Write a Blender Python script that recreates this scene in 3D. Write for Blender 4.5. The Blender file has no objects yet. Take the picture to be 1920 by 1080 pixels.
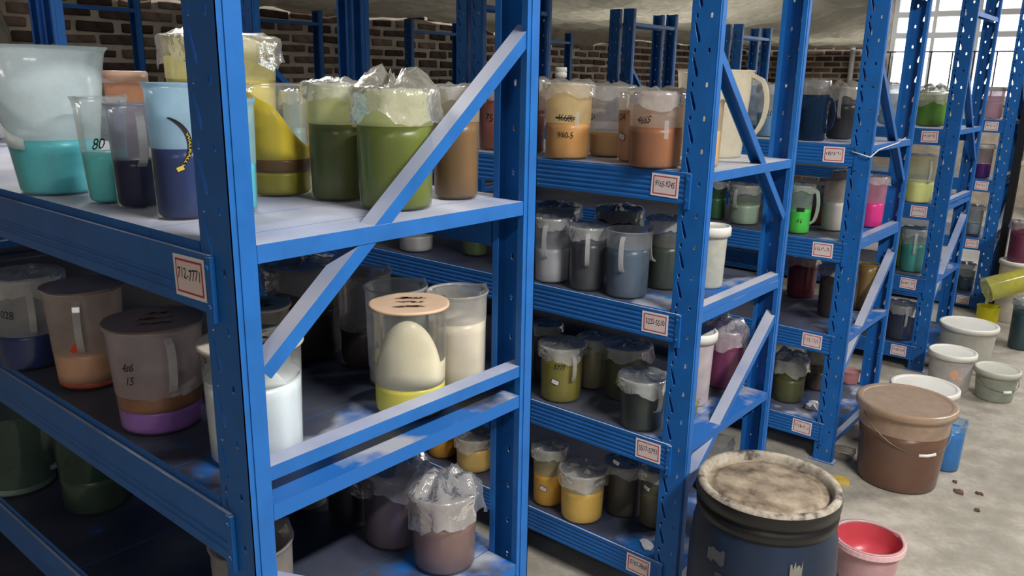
import bpy, bmesh, math, random
from mathutils import Vector, Matrix
sc = bpy.context.scene
COL = sc.collection
# ------------------------------------------------------------------ camera
PIT, ROL, YAW, FPX = 0.25602, 0.01773, 0.69183, 1506.18
CAM = Vector((0.87434, -0.51837, 1.4584))
cd = bpy.data.cameras.new('camera'); cam = bpy.data.objects.new('camera', cd); COL.objects.link(cam)
fw = Vector((-math.sin(YAW)*math.cos(PIT), math.cos(YAW)*math.cos(PIT), -math.sin(PIT)))
r0 = Vector((math.cos(YAW), math.sin(YAW), 0)); u0 = r0.cross(fw)
rr = math.cos(ROL)*r0 + math.sin(ROL)*u0; uu = -math.sin(ROL)*r0 + math.cos(ROL)*u0
m = Matrix((rr, uu, -fw)).transposed().to_4x4(); m.translation = CAM
cam.matrix_world = m
cd.sensor_fit = 'HORIZONTAL'; cd.sensor_width = 36; cd.lens = 36*FPX/1920; cd.clip_start = 0.02
sc.camera = cam
# ------------------------------------------------------------------ world, lights, exposure
w = bpy.data.worlds.new('world'); sc.world = w; w.use_nodes = True
bg = w.node_tree.nodes['Background']; bg.inputs[0].default_value = (0.93, 0.96, 1.0, 1); bg.inputs[1].default_value = 4.0
sc.view_settings.view_transform = 'Standard'; sc.view_settings.look = 'None'
sc.view_settings.gamma = 1; sc.view_settings.use_curve_mapping = False
sc.view_settings.exposure = 0.08
sc.cycles.transparent_max_bounces = 24; sc.cycles.max_bounces = 6; sc.cycles.diffuse_bounces = 3
LAMPS = [((2.0, 0.55, 2.95), 150), ((2.0, 4.2, 2.95), 85), ((2.0, -2.4, 2.95), 34), ((2.0, 7.8, 2.95), 70), ((-2.4, 1.2, 3.0), 60), ((-2.4, 5.2, 3.0), 60), ((-2.4, 9.0, 3.0), 40)]

# ------------------------------------------------------------------ helpers
def lin(c):
    o = []
    for v in c[:3]:
        v = v/255.0
        o.append(v/12.92 if v <= 0.04045 else ((v+0.055)/1.055)**2.4)
    return (*o, 1)
_mats = {}
def newmat(key):
    mt = bpy.data.materials.new(key); mt.use_nodes = True
    nt = mt.node_tree; nt.nodes.clear()
    out = nt.nodes.new('ShaderNodeOutputMaterial')
    return mt, nt, out
def noise(nt, scale, detail=4, coord='Object', rough=0.55):
    tc = nt.nodes.new('ShaderNodeTexCoord'); n = nt.nodes.new('ShaderNodeTexNoise')
    n.inputs['Scale'].default_value = scale; n.inputs['Detail'].default_value = detail; n.inputs['Roughness'].default_value = rough
    if coord == 'World':
        g = nt.nodes.new('ShaderNodeNewGeometry'); nt.links.new(g.outputs['Position'], n.inputs['Vector'])
    else:
        nt.links.new(tc.outputs[coord], n.inputs['Vector'])
    return n
def ramp(nt, src, stops):
    r = nt.nodes.new('ShaderNodeValToRGB'); e = r.color_ramp.elements
    while len(e) < len(stops): e.new(0.5)
    for k, (p, c) in enumerate(stops): e[k].position = p; e[k].color = c if len(c) == 4 else (*c, 1)
    nt.links.new(src, r.inputs[0]); return r
def paint(key, rgb, rough=0.45, var=0.12, scale=6, spec=0.4, metal=0.0, bump=0.0):
    k = ('p', key)
    if k in _mats: return _mats[k]
    mt, nt, out = newmat(key)
    b = nt.nodes.new('ShaderNodeBsdfPrincipled'); c = lin(rgb)
    n = noise(nt, scale)
    lo = tuple(v*(1-var) for v in c[:3]); hi = tuple(min(1, v*(1+var)) for v in c[:3])
    r = ramp(nt, n.outputs['Fac'], [(0.3, lo), (0.7, hi)])
    nt.links.new(r.outputs[0], b.inputs['Base Color'])
    b.inputs['Roughness'].default_value = rough; b.inputs['Specular IOR Level'].default_value = spec; b.inputs['Metallic'].default_value = metal
    if bump:
        bp = nt.nodes.new('ShaderNodeBump'); bp.inputs['Strength'].default_value = bump; bp.inputs['Distance'].default_value = 0.01
        nt.links.new(n.outputs['Fac'], bp.inputs['Height']); nt.links.new(bp.outputs[0], b.inputs['Normal'])
    nt.links.new(b.outputs[0], out.inputs[0]); _mats[k] = mt; return mt
def dusty(key, rgb, dust, d0, d1, scale, rough=0.42, lit_wear=None):
    """painted steel on which dust has settled on the faces that look up"""
    k = ('d', key)
    if k in _mats: return _mats[k]
    mt, nt, out = newmat(key)
    b = nt.nodes.new('ShaderNodeBsdfPrincipled')
    n = noise(nt, scale, 5, 'World'); n2 = noise(nt, scale*0.35, 3, 'World')
    mulm = nt.nodes.new('ShaderNodeMath'); mulm.operation = 'ADD'
    nt.links.new(n.outputs['Fac'], mulm.inputs[0]); nt.links.new(n2.outputs['Fac'], mulm.inputs[1])
    rp = ramp(nt, mulm.outputs[0], [(0.0, (d0,)*3), (1.0, (d1,)*3)])
    mp = nt.nodes.new('ShaderNodeMapRange'); mp.inputs['From Min'].default_value = 0.72; mp.inputs['From Max'].default_value = 1.15
    mp.inputs['To Min'].default_value = d0; mp.inputs['To Max'].default_value = d1
    nt.links.new(mulm.outputs[0], mp.inputs['Value'])
    g = nt.nodes.new('ShaderNodeNewGeometry'); s = nt.nodes.new('ShaderNodeSeparateXYZ'); nt.links.new(g.outputs['Normal'], s.inputs[0])
    up = nt.nodes.new('ShaderNodeMapRange'); up.inputs['From Min'].default_value = 0.55; up.inputs['From Max'].default_value = 0.75
    nt.links.new(s.outputs['Z'], up.inputs['Value'])
    mu = nt.nodes.new('ShaderNodeMath'); mu.operation = 'MULTIPLY'; nt.links.new(up.outputs[0], mu.inputs[0]); nt.links.new(mp.outputs[0], mu.inputs[1])
    n3 = noise(nt, 14, 4, 'World')
    c = lin(rgb); r3 = ramp(nt, n3.outputs['Fac'], [(0.3, tuple(v*0.85 for v in c[:3])), (0.75, tuple(v*1.12 for v in c[:3]))])
    mx = nt.nodes.new('ShaderNodeMixRGB'); nt.links.new(mu.outputs[0], mx.inputs[0]); nt.links.new(r3.outputs[0], mx.inputs[1]); mx.inputs[2].default_value = lin(dust)
    last = mx.outputs[0]
    if lit_wear:
        # wear patches, bare blue and whitish, with aisle light painted into the end ramp
        sx = nt.nodes.new('ShaderNodeSeparateXYZ'); nt.links.new(g.outputs['Position'], sx.inputs[0])
        rx = nt.nodes.new('ShaderNodeMapRange'); rx.inputs['From Min'].default_value = -0.30; rx.inputs['From Max'].default_value = -0.02; rx.inputs['To Max'].default_value = 0.40
        nt.links.new(sx.outputs['X'], rx.inputs['Value'])
        n4 = noise(nt, 5, 3, 'World'); ad = nt.nodes.new('ShaderNodeMath'); nt.links.new(rx.outputs[0], ad.inputs[0]); nt.links.new(n4.outputs['Fac'], ad.inputs[1])
        st = ramp(nt, ad.outputs[0], [(0.72, (0,)*3), (0.80, (1,)*3)])
        n5 = noise(nt, 6, 4, 'World'); cc = ramp(nt, n5.outputs['Fac'], [(0.50, lin(lit_wear[0])), (0.62, lin(lit_wear[1]))])
        m2 = nt.nodes.new('ShaderNodeMixRGB'); nt.links.new(st.outputs[0], m2.inputs[0]); nt.links.new(last, m2.inputs[1]); nt.links.new(cc.outputs[0], m2.inputs[2]); last = m2.outputs[0]
        m3 = nt.nodes.new('ShaderNodeMixRGB'); nt.links.new(up.outputs[0], m3.inputs[0]); m3.inputs[1].default_value = lin(lit_wear[0]); nt.links.new(last, m3.inputs[2]); last = m3.outputs[0]
    nt.links.new(last, b.inputs['Base Color'])
    b.inputs['Roughness'].default_value = rough; b.inputs['Specular IOR Level'].default_value = 0.35
    nt.links.new(b.outputs[0], out.inputs[0]); _mats[k] = mt; return mt
def plastic(rgb, haze, gloss=1.0, rough=0.12, wrinkle=0.0):
    k = ('t', tuple(rgb[:3]), haze, gloss, wrinkle)
    if k in _mats: return _mats[k]
    mt, nt, out = newmat('translucent_plastic')
    c = lin(rgb)
    d = nt.nodes.new('ShaderNodeBsdfDiffuse'); d.inputs[0].default_value = c
    t = nt.nodes.new('ShaderNodeBsdfTranslucent'); t.inputs[0].default_value = c
    a = nt.nodes.new('ShaderNodeMixShader'); a.inputs[0].default_value = 0.42
    nt.links.new(d.outputs[0], a.inputs[1]); nt.links.new(t.outputs[0], a.inputs[2])
    tr = nt.nodes.new('ShaderNodeBsdfTransparent'); tr.inputs[0].default_value = tuple(0.72+0.28*v**0.5 for v in c[:3])+(1,)
    n = noise(nt, 22, 4); mp = nt.nodes.new('ShaderNodeMapRange')
    mp.inputs['From Min'].default_value = 0.3; mp.inputs['From Max'].default_value = 0.75
    mp.inputs['To Min'].default_value = haze*0.82; mp.inputs['To Max'].default_value = min(1, haze*1.15)
    nt.links.new(n.outputs['Fac'], mp.inputs['Value'])
    mx = nt.nodes.new('ShaderNodeMixShader'); nt.links.new(mp.outputs[0], mx.inputs[0]); nt.links.new(tr.outputs[0], mx.inputs[1]); nt.links.new(a.outputs[0], mx.inputs[2])
    gl = nt.nodes.new('ShaderNodeBsdfGlossy'); gl.inputs['Roughness'].default_value = rough; gl.inputs[0].default_value = (1, 1, 1, 1)
    lw = nt.nodes.new('ShaderNodeLayerWeight'); lw.inputs[0].default_value = 0.28
    mu = nt.nodes.new('ShaderNodeMath'); mu.operation = 'MULTIPLY'; mu.inputs[1].default_value = 0.55*gloss; nt.links.new(lw.outputs['Fresnel'], mu.inputs[0])
    fin = nt.nodes.new('ShaderNodeMixShader'); nt.links.new(mu.outputs[0], fin.inputs[0]); nt.links.new(mx.outputs[0], fin.inputs[1]); nt.links.new(gl.outputs[0], fin.inputs[2])
    if wrinkle:
        n2 = noise(nt, 38, 3, rough=0.5); bp = nt.nodes.new('ShaderNodeBump'); bp.inputs['Strength'].default_value = wrinkle; bp.inputs['Distance'].default_value = 0.006
        nt.links.new(n2.outputs['Fac'], bp.inputs['Height'])
        for q in (d, gl, lw): nt.links.new(bp.outputs[0], q.inputs['Normal'])
    nt.links.new(fin.outputs[0], out.inputs[0]); _mats[k] = mt; return mt
def liquid(rgb): return paint('liquid_%d_%d_%d' % tuple(rgb), rgb, 0.3, 0.10, 9, 0.35)
INK = paint('black_ink', (24, 22, 24), 0.6, 0.05)
BLUE = dusty('blue_painted_steel', (28, 98, 172), (186, 187, 198), 0.5, 1.0, 5)
DECK = dusty('dusty_blue_deck', (28, 98, 172), (196, 196, 202), 0.4, 1.0, 4, 0.6)
DECKL = dusty('shade_tinted_worn_deck', (30, 40, 66), (120, 120, 126), 0.0, 0.4, 4, 0.55, ((28, 96, 170), (160, 163, 174)))  # lower decks: the shade between shelves is put into this navy colour

def mesh(name, v, f, mats, mi=None, smooth=False):
    me = bpy.data.meshes.new(name); me.from_pydata([tuple(q) for q in v], [], f)
    for q in (mats if isinstance(mats, (list, tuple)) else [mats]): me.materials.append(q)
    if mi: me.polygons.foreach_set('material_index', mi)
    if smooth: me.polygons.foreach_set('use_smooth', [True]*len(me.polygons))
    me.update(); return me
def link(name, me, parent=None, loc=(0, 0, 0), rot=(0, 0, 0)):
    o = bpy.data.objects.new(name, me); COL.objects.link(o); o.location = loc; o.rotation_euler = rot
    if parent is not None: o.parent = parent
    return o
def tag(o, label=None, cat=None, group=None, kind=None):
    if label: o['label'] = label
    if cat: o['category'] = cat
    if group: o['group'] = group
    if kind: o['kind'] = kind
    return o
class MB:
    def __init__(s): s.v = []; s.f = []; s.m = []
    def add(s, v, f, m=0):
        n = len(s.v); s.v += [tuple(q) for q in v]; s.f += [tuple(i+n for i in q) for q in f]; s.m += [m]*len(f); return s
    def box(s, x0, x1, y0, y1, z0, z1, m=0):
        v = [(x, y, z) for z in (z0, z1) for y in (y0, y1) for x in (x0, x1)]
        return s.add(v, [(0, 2, 3, 1), (4, 5, 7, 6), (0, 1, 5, 4), (2, 6, 7, 3), (0, 4, 6, 2), (1, 3, 7, 5)], m)
    def lathe(s, prof, seg=32, m=0, cx=0, cy=0, fn=None, mfn=None):
        v = []; f = []; idx = []
        for j, (r, z) in enumerate(prof):
            if r < 1e-6: idx.append([len(v)]*seg); v.append((cx, cy, z))
            else:
                row = []
                for i in range(seg):
                    a = 2*math.pi*i/seg
                    q = (r, z) if fn is None else fn(j, a, r, z)
                    row.append(len(v)); v.append((cx+q[0]*math.cos(a), cy+q[0]*math.sin(a), q[1]))
                idx.append(row)
        mm = []
        for j in range(len(prof)-1):
            for i in range(seg):
                k = (i+1) % seg
                q = [idx[j][i], idx[j][k], idx[j+1][k], idx[j+1][i]]
                u = []
                for e in q:
                    if e not in u: u.append(e)
                if len(u) > 2: f.append(tuple(u)); mm.append(m if mfn is None else mfn(j))
        n = len(s.v); s.add(v, f, m); s.m[-len(f):] = mm; return s
    def tube(s, pts, r, seg=8, m=0, closed=False):
        pts = [Vector(p) for p in pts]; n = len(pts); v = []; f = []
        ref = Vector((0, 0, 1))
        for i, p in enumerate(pts):
            t = (pts[(i+1) % n]-pts[i-1]) if closed else (pts[min(i+1, n-1)]-pts[max(i-1, 0)])
            t.normalize(); a = t.cross(ref)
            if a.length < 0.05: a = t.cross(Vector((1, 0, 0)))
            a.normalize(); b = t.cross(a)
            rad = r if not isinstance(r, tuple) else None
            for k in range(seg):
                an = 2*math.pi*k/seg
                if rad: v.append(p+a*math.cos(an)*rad+b*math.sin(an)*rad)
                else: v.append(p+a*math.cos(an)*r[0]+b*math.sin(an)*r[1])
        for i in range(n if closed else n-1):
            for k in range(seg):
                k2 = (k+1) % seg; i2 = (i+1) % n
                f.append((i*seg+k, i*seg+k2, i2*seg+k2, i2*seg+k))
        if not closed: f.append(tuple(reversed(range(seg)))); f.append(tuple((n-1)*seg+k for k in range(seg)))
        return s.add(v, f, m)
    def mesh(s, name, mats, smooth=False): return mesh(name, s.v, s.f, mats, s.m if isinstance(mats, (list, tuple)) and len(mats) > 1 else None, smooth)
def curve_mesh(data):
    o = bpy.data.objects.new('tmp', data); COL.objects.link(o)
    dg = bpy.context.evaluated_depsgraph_get(); me = bpy.data.meshes.new_from_object(o.evaluated_get(dg))
    bpy.data.objects.remove(o); return me
_txt = {}
def text_geo(s, shear=0.25):
    """vertices and faces of a handwriting-like line of text, 1 unit high, centred"""
    if s in _txt: return _txt[s]
    c = bpy.data.curves.new('t', 'FONT'); c.body = s; c.size = 1; c.shear = shear; c.align_x = 'CENTER'; c.align_y = 'CENTER'; c.resolution_u = 2; c.space_character = 0.92
    me = curve_mesh(c)
    bm = bmesh.new(); bm.from_mesh(me); bmesh.ops.triangulate(bm, faces=bm.faces); bmesh.ops.remove_doubles(bm, verts=bm.verts, dist=1e-5)
    v = [(q.co.x, q.co.y) for q in bm.verts]; f = [tuple(e.index for e in q.verts) for q in bm.faces]; bm.free()
    rnd = random.Random(s); ph = rnd.random()*6
    v = [(x+0.05*math.sin(5*y+ph), y*1.25+0.07*math.sin(3.1*x+ph)) for x, y in v]
    _txt[s] = (v, f); return _txt[s]
def scribble(n, rnd, wd=0.06):
    v = []; f = []; x = -n*0.3
    for i in range(n):
        pts = [(x+rnd.uniform(0, .4), rnd.uniform(-.5, .5)) for _ in range(4)]
        for a, b in zip(pts, pts[1:]):
            d = Vector((b[0]-a[0], b[1]-a[1])); 
            if d.length < 1e-3: continue
            d.normalize(); q = Vector((-d.y, d.x))*wd; k = len(v)
            v += [(a[0]+q.x, a[1]+q.y), (a[0]-q.x, a[1]-q.y), (b[0]-q.x, b[1]-q.y), (b[0]+q.x, b[1]+q.y)]; f.append((k, k+1, k+2, k+3))
        x += 0.6
    return v, f
ITEMS=[
 (1, 0, -0.64, 0.058, 0.0762, 0.246, 'large frosted tapered tub one third full of turquoise liquid, top shelf far left', {'name': 'frosted_tub', 'cat': 'tub', 'tap': 0.66, 'head': (212, 226, 230, 0.8), 'liq': [((98, 206, 216), 0.38)], 'band': 1, 'rim': 0.006}),
 (1, 0, -0.468, 0.065, 0.0339, 0.168, 'small clear cup of turquoise liquid marked 80 in front of the frosted tub', {'name': 'plastic_cup', 'cat': 'cup', 'tap': 0.72, 'head': (200, 210, 212, 0.25), 'liq': [((112, 222, 222), 0.486)], 'text': [('80', -14, 0.565, 0.022)]}),
 (1, 0, -0.392, 0.08, 0.035, 0.16, 'navy blue liquid beaker with white strap handle beside the turquoise cup', {'tap': 0.86, 'head': (140, 150, 170, 0.45), 'liq': [((4, 22, 66), 0.468)], 'handle': 12}),
 (1, 0, -0.252, 0.079, 0.0396, 0.193, 'pale blue frosted beaker of dark blue liquid with black crescent logo, behind the nearest post', {'tap': 0.9, 'head': (165, 200, 222, 0.75), 'liq': [((8, 42, 98), 0.53)], 'logo': 1}),
 (1, 0, -0.241, 0.16, 0.0308, 0.17, 'pale cyan beaker mostly hidden by the nearest blue post on the top shelf', {'tap': 0.9, 'head': (180, 220, 226, 0.6), 'liq': [((90, 190, 205), 0.44)]}),
 (1, 0, -1.006, 0.36, 0.0405, 0.199, 'orange tinted pail behind the navy beaker on the top shelf', {'name': 'plastic_pail', 'cat': 'pail', 'tap': 0.9, 'head': (246, 196, 164, 0.8), 'liq': [((236, 170, 130), 0.451)], 'lid': 'clear'}),
 (1, 0, -0.6958, 0.4189, 0.1065, 0.275, 'tall pale yellow bucket covered with film rising behind the nearest post', {'name': 'plastic_bucket', 'cat': 'bucket', 'tap': 0.92, 'head': (242, 234, 170, 0.8), 'liq': [((232, 214, 110), 0.707)], 'lid': 'film'}),
 (1, 0, -0.363, 0.322, 0.0543, 0.192, 'clear beaker streaked bright yellow with a brown layer, between post and olive green beakers', {'tap': 0.94, 'head': (225, 222, 200, 0.14), 'liq': [((168, 158, 44), 0.217), ((112, 78, 34), 0.33)], 'res': ((236, 212, 24), 'slope')}),
 (1, 0, -0.6132, 0.5361, 0.0239, 0.168, 'pale blue beaker standing behind the yellow streaked beaker', {'tap': 0.9, 'head': (190, 210, 216, 0.6), 'liq': [((170, 195, 205), 0.579)], 'lid': 'film'}),
 (1, 0, -0.244, 0.36, 0.0499, 0.192, 'olive green beaker with crumpled film, left of the pair on the top shelf', {'tap': 0.93, 'head': (205, 208, 150, 0.7), 'liq': [((92, 98, 36), 0.667)], 'lid': 'film'}),
 (1, 0, -0.107, 0.366, 0.0603, 0.186, 'olive green beaker with crumpled film, nearer right one behind the diagonal brace', {'tap': 0.93, 'head': (205, 212, 150, 0.7), 'liq': [((104, 116, 34), 0.711)], 'lid': 'bigfilm'}),
 (1, 0, -0.112, 0.512, 0.04, 0.189, 'brown liquid beaker under film at the back right corner of the near top shelf', {'tap': 0.93, 'head': (190, 180, 160, 0.6), 'liq': [((122, 92, 52), 0.706)], 'lid': 'film'}),
 (1, 1, -0.834, 0.043, 0.0612, 0.182, 'beaker of deep blue liquid at the far left of the middle near shelf', {'tap': 0.88, 'head': (215, 214, 216, 0.42), 'liq': [((4, 44, 108), 0.388)], 'handle': 4, 'lid': 'film', 'text': [('028', -35, 0.636, 0.02)]}),
 (1, 1, -0.642, 0.074, 0.0614, 0.187, 'beaker with peach and dark orange sediment and a red mark, middle near shelf', {'tap': 0.86, 'head': (224, 206, 198, 0.48), 'liq': [((190, 84, 44), 0.08), ((214, 164, 132), 0.377)], 'lid': 'flat', 'handle': -10, 'red': 1}),
 (1, 1, -0.371, 0.071, 0.0688, 0.178, 'beaker with brown layer over lilac sediment and a brownish lid, middle near shelf', {'tap': 0.86, 'head': (222, 208, 214, 0.5), 'liq': [((150, 98, 186), 0.229), ((140, 92, 58), 0.372)], 'lid': 'brown', 'handle': 14, 'tape': 1, 'text': [('4s6', -38, 0.676, 0.018), ('15', -38, 0.545, 0.018)]}),
 (1, 1, -0.154, 0.112, 0.0709, 0.182, 'tall white filled beaker with paper lid standing right behind the nearest post', {'tap': 0.95, 'head': (220, 222, 220, 0.2), 'liq': [((222, 232, 236), 0.703)], 'lid': 'paper', 'res': ((226, 234, 236), 'arch'), 'text': [('Mx6', -70, 0.95, 0.02), ('91', -72, 0.859, 0.02)]}),
 (1, 1, -0.3, 0.231, 0.0402, 0.185, 'beaker with beige paper lid behind the white filled beaker', {'tap': 0.92, 'head': (200, 195, 180, 0.5), 'liq': [((190, 180, 160), 0.406)], 'lid': 'paper'}),
 (1, 1, -0.492, 0.452, 0.0743, 0.19, 'tall dark brown beaker with loose plastic film, back left of the near middle shelf', {'tap': 0.93, 'head': (130, 122, 115, 0.55), 'liq': [((52, 40, 38), 0.568)], 'lid': 'film'}),
 (1, 1, -0.351, 0.495, 0.0512, 0.19, 'open frosted beaker with black brown liquid at the back of the near middle shelf', {'tap': 0.94, 'head': (165, 160, 155, 0.5), 'liq': [((46, 32, 30), 0.404)]}),
 (1, 1, -0.2238, 0.4647, 0.0553, 0.19, 'empty frosted beaker directly behind the peach paper lidded beaker', {'tap': 0.92, 'head': (200, 206, 212, 0.5), 'liq': [((210, 205, 195), 0.193)]}),
 (1, 1, -0.108, 0.391, 0.063, 0.191, 'beaker of cream over yellow liquid with a peach paper lid, near middle shelf', {'tap': 0.94, 'head': (225, 222, 214, 0.14), 'liq': [((236, 226, 92), 0.284)], 'lid': 'peach', 'res': ((240, 234, 206), 'arch')}),
 (1, 1, -0.1202, 0.5243, 0.0534, 0.188, 'open beaker of cream coloured liquid at the back right of the near middle shelf', {'tap': 0.95, 'head': (215, 212, 205, 0.5), 'liq': [((222, 212, 190), 0.723)]}),
 (1, 2, -1.056, 0.055, 0.0728, 0.19, 'greenish frosted jug with a handle at the lower left of the near rack', {'name': 'measuring_jug', 'cat': 'jug', 'tap': 0.9, 'head': (96, 120, 108, 0.6), 'liq': [((110, 140, 130), 0.106)], 'chandle': 62}),
 (1, 2, -0.848, 0.135, 0.0698, 0.18, 'dark green beaker on the lowest near shelf beside the greenish jug', {'tap': 0.9, 'head': (70, 95, 80, 0.65), 'liq': [((34, 62, 44), 0.443)]}),
 (1, 2, -0.489, 0.437, 0.0381, 0.17, 'pale grey beaker far back on the lowest near shelf', {'tap': 0.92, 'head': (150, 150, 145, 0.6), 'liq': [((150, 148, 140), 0.432)]}),
 (1, 2, -0.382, 0.458, 0.0436, 0.17, 'blackish beaker beside the film covered mauve beaker on the lowest near shelf', {'tap': 0.92, 'head': (60, 60, 62, 0.6), 'liq': [((30, 30, 34), 0.662)]}),
 (1, 2, -0.2537, 0.4757, 0.0627, 0.167, 'mauve grey beaker under loose film on the lowest near shelf', {'tap': 0.93, 'head': (140, 130, 135, 0.5), 'liq': [((98, 82, 92), 0.875)], 'lid': 'bag'}),
 (1, 2, -0.1163, 0.4823, 0.0625, 0.159, 'pinkish brown beaker under a clear plastic bag, front of the lowest near shelf', {'tap': 0.93, 'head': (170, 160, 158, 0.45), 'liq': [((140, 110, 102), 0.634)], 'lid': 'bag'}),
 (1, 2, -0.19, 0.11, 0.063, 0.19, 'open frosted beaker at the foot of the nearest post', {'tap': 0.95, 'head': (185, 180, 172, 0.55), 'liq': [((150, 120, 96), 0.654)]}),
 (2, 0, -0.757, 1.36, 0.0518, 0.181, 'red brown beaker marked 75 seen through the near rack end frame', {'tap': 0.95, 'head': (205, 180, 170, 0.5), 'liq': [((150, 84, 66), 0.841)], 'lid': 'film', 'text': [('75', -25, 0.527, 0.03)]}),
 (2, 0, -0.635, 1.36, 0.0525, 0.207, 'dark red beaker partly hidden by the near rack rear post', {'tap': 0.95, 'head': (200, 180, 165, 0.5), 'liq': [((118, 56, 46), 0.59)], 'lid': 'film'}),
 (2, 0, -0.454, 1.315, 0.0624, 0.2, 'ochre beaker with two lines of black handwriting, one struck out, top shelf of second rack', {'tap': 0.95, 'head': (240, 214, 160, 0.75), 'liq': [((214, 160, 92), 0.482)], 'lid': 'film', 'text': [('4660b', -8, 0.552, 0.023), ('9/60-5', -8, 0.327, 0.021)], 'strike': 1, 'tape2': 1}),
 (2, 0, -0.408, 1.458, 0.0605, 0.193, 'clear beaker of pale orange liquid beside the ochre beaker', {'tap': 0.93, 'head': (220, 214, 205, 0.35), 'liq': [((226, 184, 130), 0.351)], 'lid': 'film', 'text': [('2A', -55, 0.563, 0.022)]}),
 (2, 0, -0.2711, 1.3769, 0.0508, 0.182, 'peach beaker marked DA, half hidden by the rust brown beaker', {'tap': 0.93, 'head': (215, 205, 195, 0.4), 'liq': [((212, 158, 118), 0.745)], 'text': [('DA', -52, 0.64, 0.022)], 'sticker': (-50, 0.37)}),
 (2, 0, -0.1683, 1.299, 0.0665, 0.184, 'rust brown beaker with handwriting 4665 at the front of the second rack', {'tap': 0.95, 'head': (214, 190, 170, 0.5), 'liq': [((160, 104, 68), 0.545)], 'lid': 'film', 'text': [('4665', -28, 0.642, 0.022)], 'tape2': 1}),
 (2, 0, -0.09046599999999999, 1.3981, 0.0482, 0.167, 'tan beaker marked 4A at the end of the top shelf of the second rack', {'tap': 0.95, 'head': (220, 200, 165, 0.45), 'liq': [((206, 170, 110), 0.56)], 'text': [('4A', 30, 0.817, 0.022)]}),
 (2, 0, -0.214, 1.7, 0.0985, 0.245, 'white plastic jug with a big loop handle on the top shelf of the second rack', {'name': 'plastic_jug', 'cat': 'jug', 'tap': 0.84, 'head': (236, 228, 205, 0.93), 'liq': [((235, 228, 205), 0.411)], 'chandle': 72, 'spout': 1}),
 (2, 0, -0.754, 1.68, 0.0354, 0.249, 'white screw capped bottle behind the ochre beaker', {'name': 'plastic_bottle', 'cat': 'bottle', 'tap': 1, 'head': (225, 222, 215, 0.9), 'liq': [((225, 222, 215), 0.293)], 'bottle': 1}),
 (2, 1, -0.493, 1.312, 0.0502, 0.186, 'beaker of grey white liquid with strap handle, second shelf of second rack', {'tap': 0.93, 'head': (175, 180, 185, 0.5), 'liq': [((186, 188, 194), 0.549)], 'lid': 'film', 'handle': -20}),
 (2, 1, -0.367, 1.312, 0.0521, 0.176, 'beaker of charcoal liquid with strap handle between grey and slate blue beakers', {'tap': 0.93, 'head': (160, 164, 168, 0.5), 'liq': [((64, 68, 76), 0.772)], 'lid': 'film', 'handle': -2}),
 (2, 1, -0.244, 1.323, 0.0582, 0.183, 'beaker of slate blue liquid with strap handle, second shelf of second rack', {'tap': 0.93, 'head': (180, 186, 192, 0.6), 'liq': [((84, 104, 124), 0.742)], 'handle': -14}),
 (2, 1, -0.212, 1.475, 0.052, 0.195, 'dark green beaker under film right of the slate blue beaker', {'tap': 0.93, 'head': (140, 142, 136, 0.5), 'liq': [((52, 64, 50), 0.633)], 'lid': 'film', 'handle': -40}),
 (2, 1, -0.126, 1.57, 0.0446, 0.169, 'white tub with a little green liquid behind the second rack front post', {'name': 'plastic_tub', 'cat': 'tub', 'tap': 0.9, 'head': (226, 226, 214, 0.88), 'liq': [((150, 165, 110), 0.212)], 'lid': 'white'}),
 (2, 1, -0.684, 1.6, 0.0662, 0.166, 'grey film covered beaker in the back row of the second shelf', {'tap': 0.93, 'head': (100, 102, 102, 0.6), 'liq': [((70, 72, 74), 0.391)], 'lid': 'film'}),
 (2, 1, -0.463, 1.62, 0.067, 0.18, 'black topped beaker in the back row of the second shelf', {'tap': 0.93, 'head': (60, 60, 60, 0.7), 'liq': [((34, 34, 36), 0.796)], 'lid': 'film'}),
 (2, 1, -1.082, 1.33, 0.0573, 0.097, 'grey white pot far along the second shelf of the second rack', {'name': 'plastic_pot', 'cat': 'pot', 'tap': 0.93, 'head': (150, 150, 150, 0.6), 'liq': [((165, 165, 165), 0.563)]}),
 (2, 1, -0.892, 1.42, 0.046, 0.093, 'small green pot far along the second shelf of the second rack', {'name': 'plastic_pot', 'cat': 'pot', 'tap': 0.93, 'head': (120, 130, 100, 0.6), 'liq': [((100, 116, 70), 0.519)]}),
 (2, 2, -0.457, 1.328, 0.0624, 0.168, 'olive yellow beaker marked 5773 with a small white sticker under film', {'tap': 0.93, 'head': (190, 186, 160, 0.55), 'liq': [((140, 132, 44), 0.801)], 'lid': 'film', 'text': [('5773', -6, 0.683, 0.02)], 'sticker': (-16, 0.406), 'handle': 28}),
 (2, 2, -0.4382, 1.4659, 0.043, 0.159, 'pale olive beaker behind the olive yellow one on the third shelf', {'tap': 0.93, 'head': (140, 138, 120, 0.5), 'liq': [((130, 126, 96), 0.855)], 'lid': 'film'}),
 (2, 2, -0.3188, 1.4701, 0.0657, 0.162, 'dull olive beaker with film in the middle of the third shelf', {'tap': 0.93, 'head': (186, 182, 160, 0.5), 'liq': [((84, 86, 54), 0.904)], 'lid': 'film'}),
 (2, 2, -0.17, 1.317, 0.0607, 0.143, 'blackish green beaker under milky film at the front of the third shelf', {'tap': 0.93, 'head': (175, 184, 176, 0.6), 'liq': [((26, 40, 38), 0.806)], 'lid': 'film', 'handle': 38}),
 (2, 2, -0.148, 1.562, 0.0559, 0.216, 'pinkish white bucket behind the second rack post beside the magenta beaker', {'name': 'plastic_bucket', 'cat': 'bucket', 'tap': 0.9, 'head': (226, 212, 216, 0.88), 'liq': [((226, 212, 216), 0.654)], 'lid': 'white'}),
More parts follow.
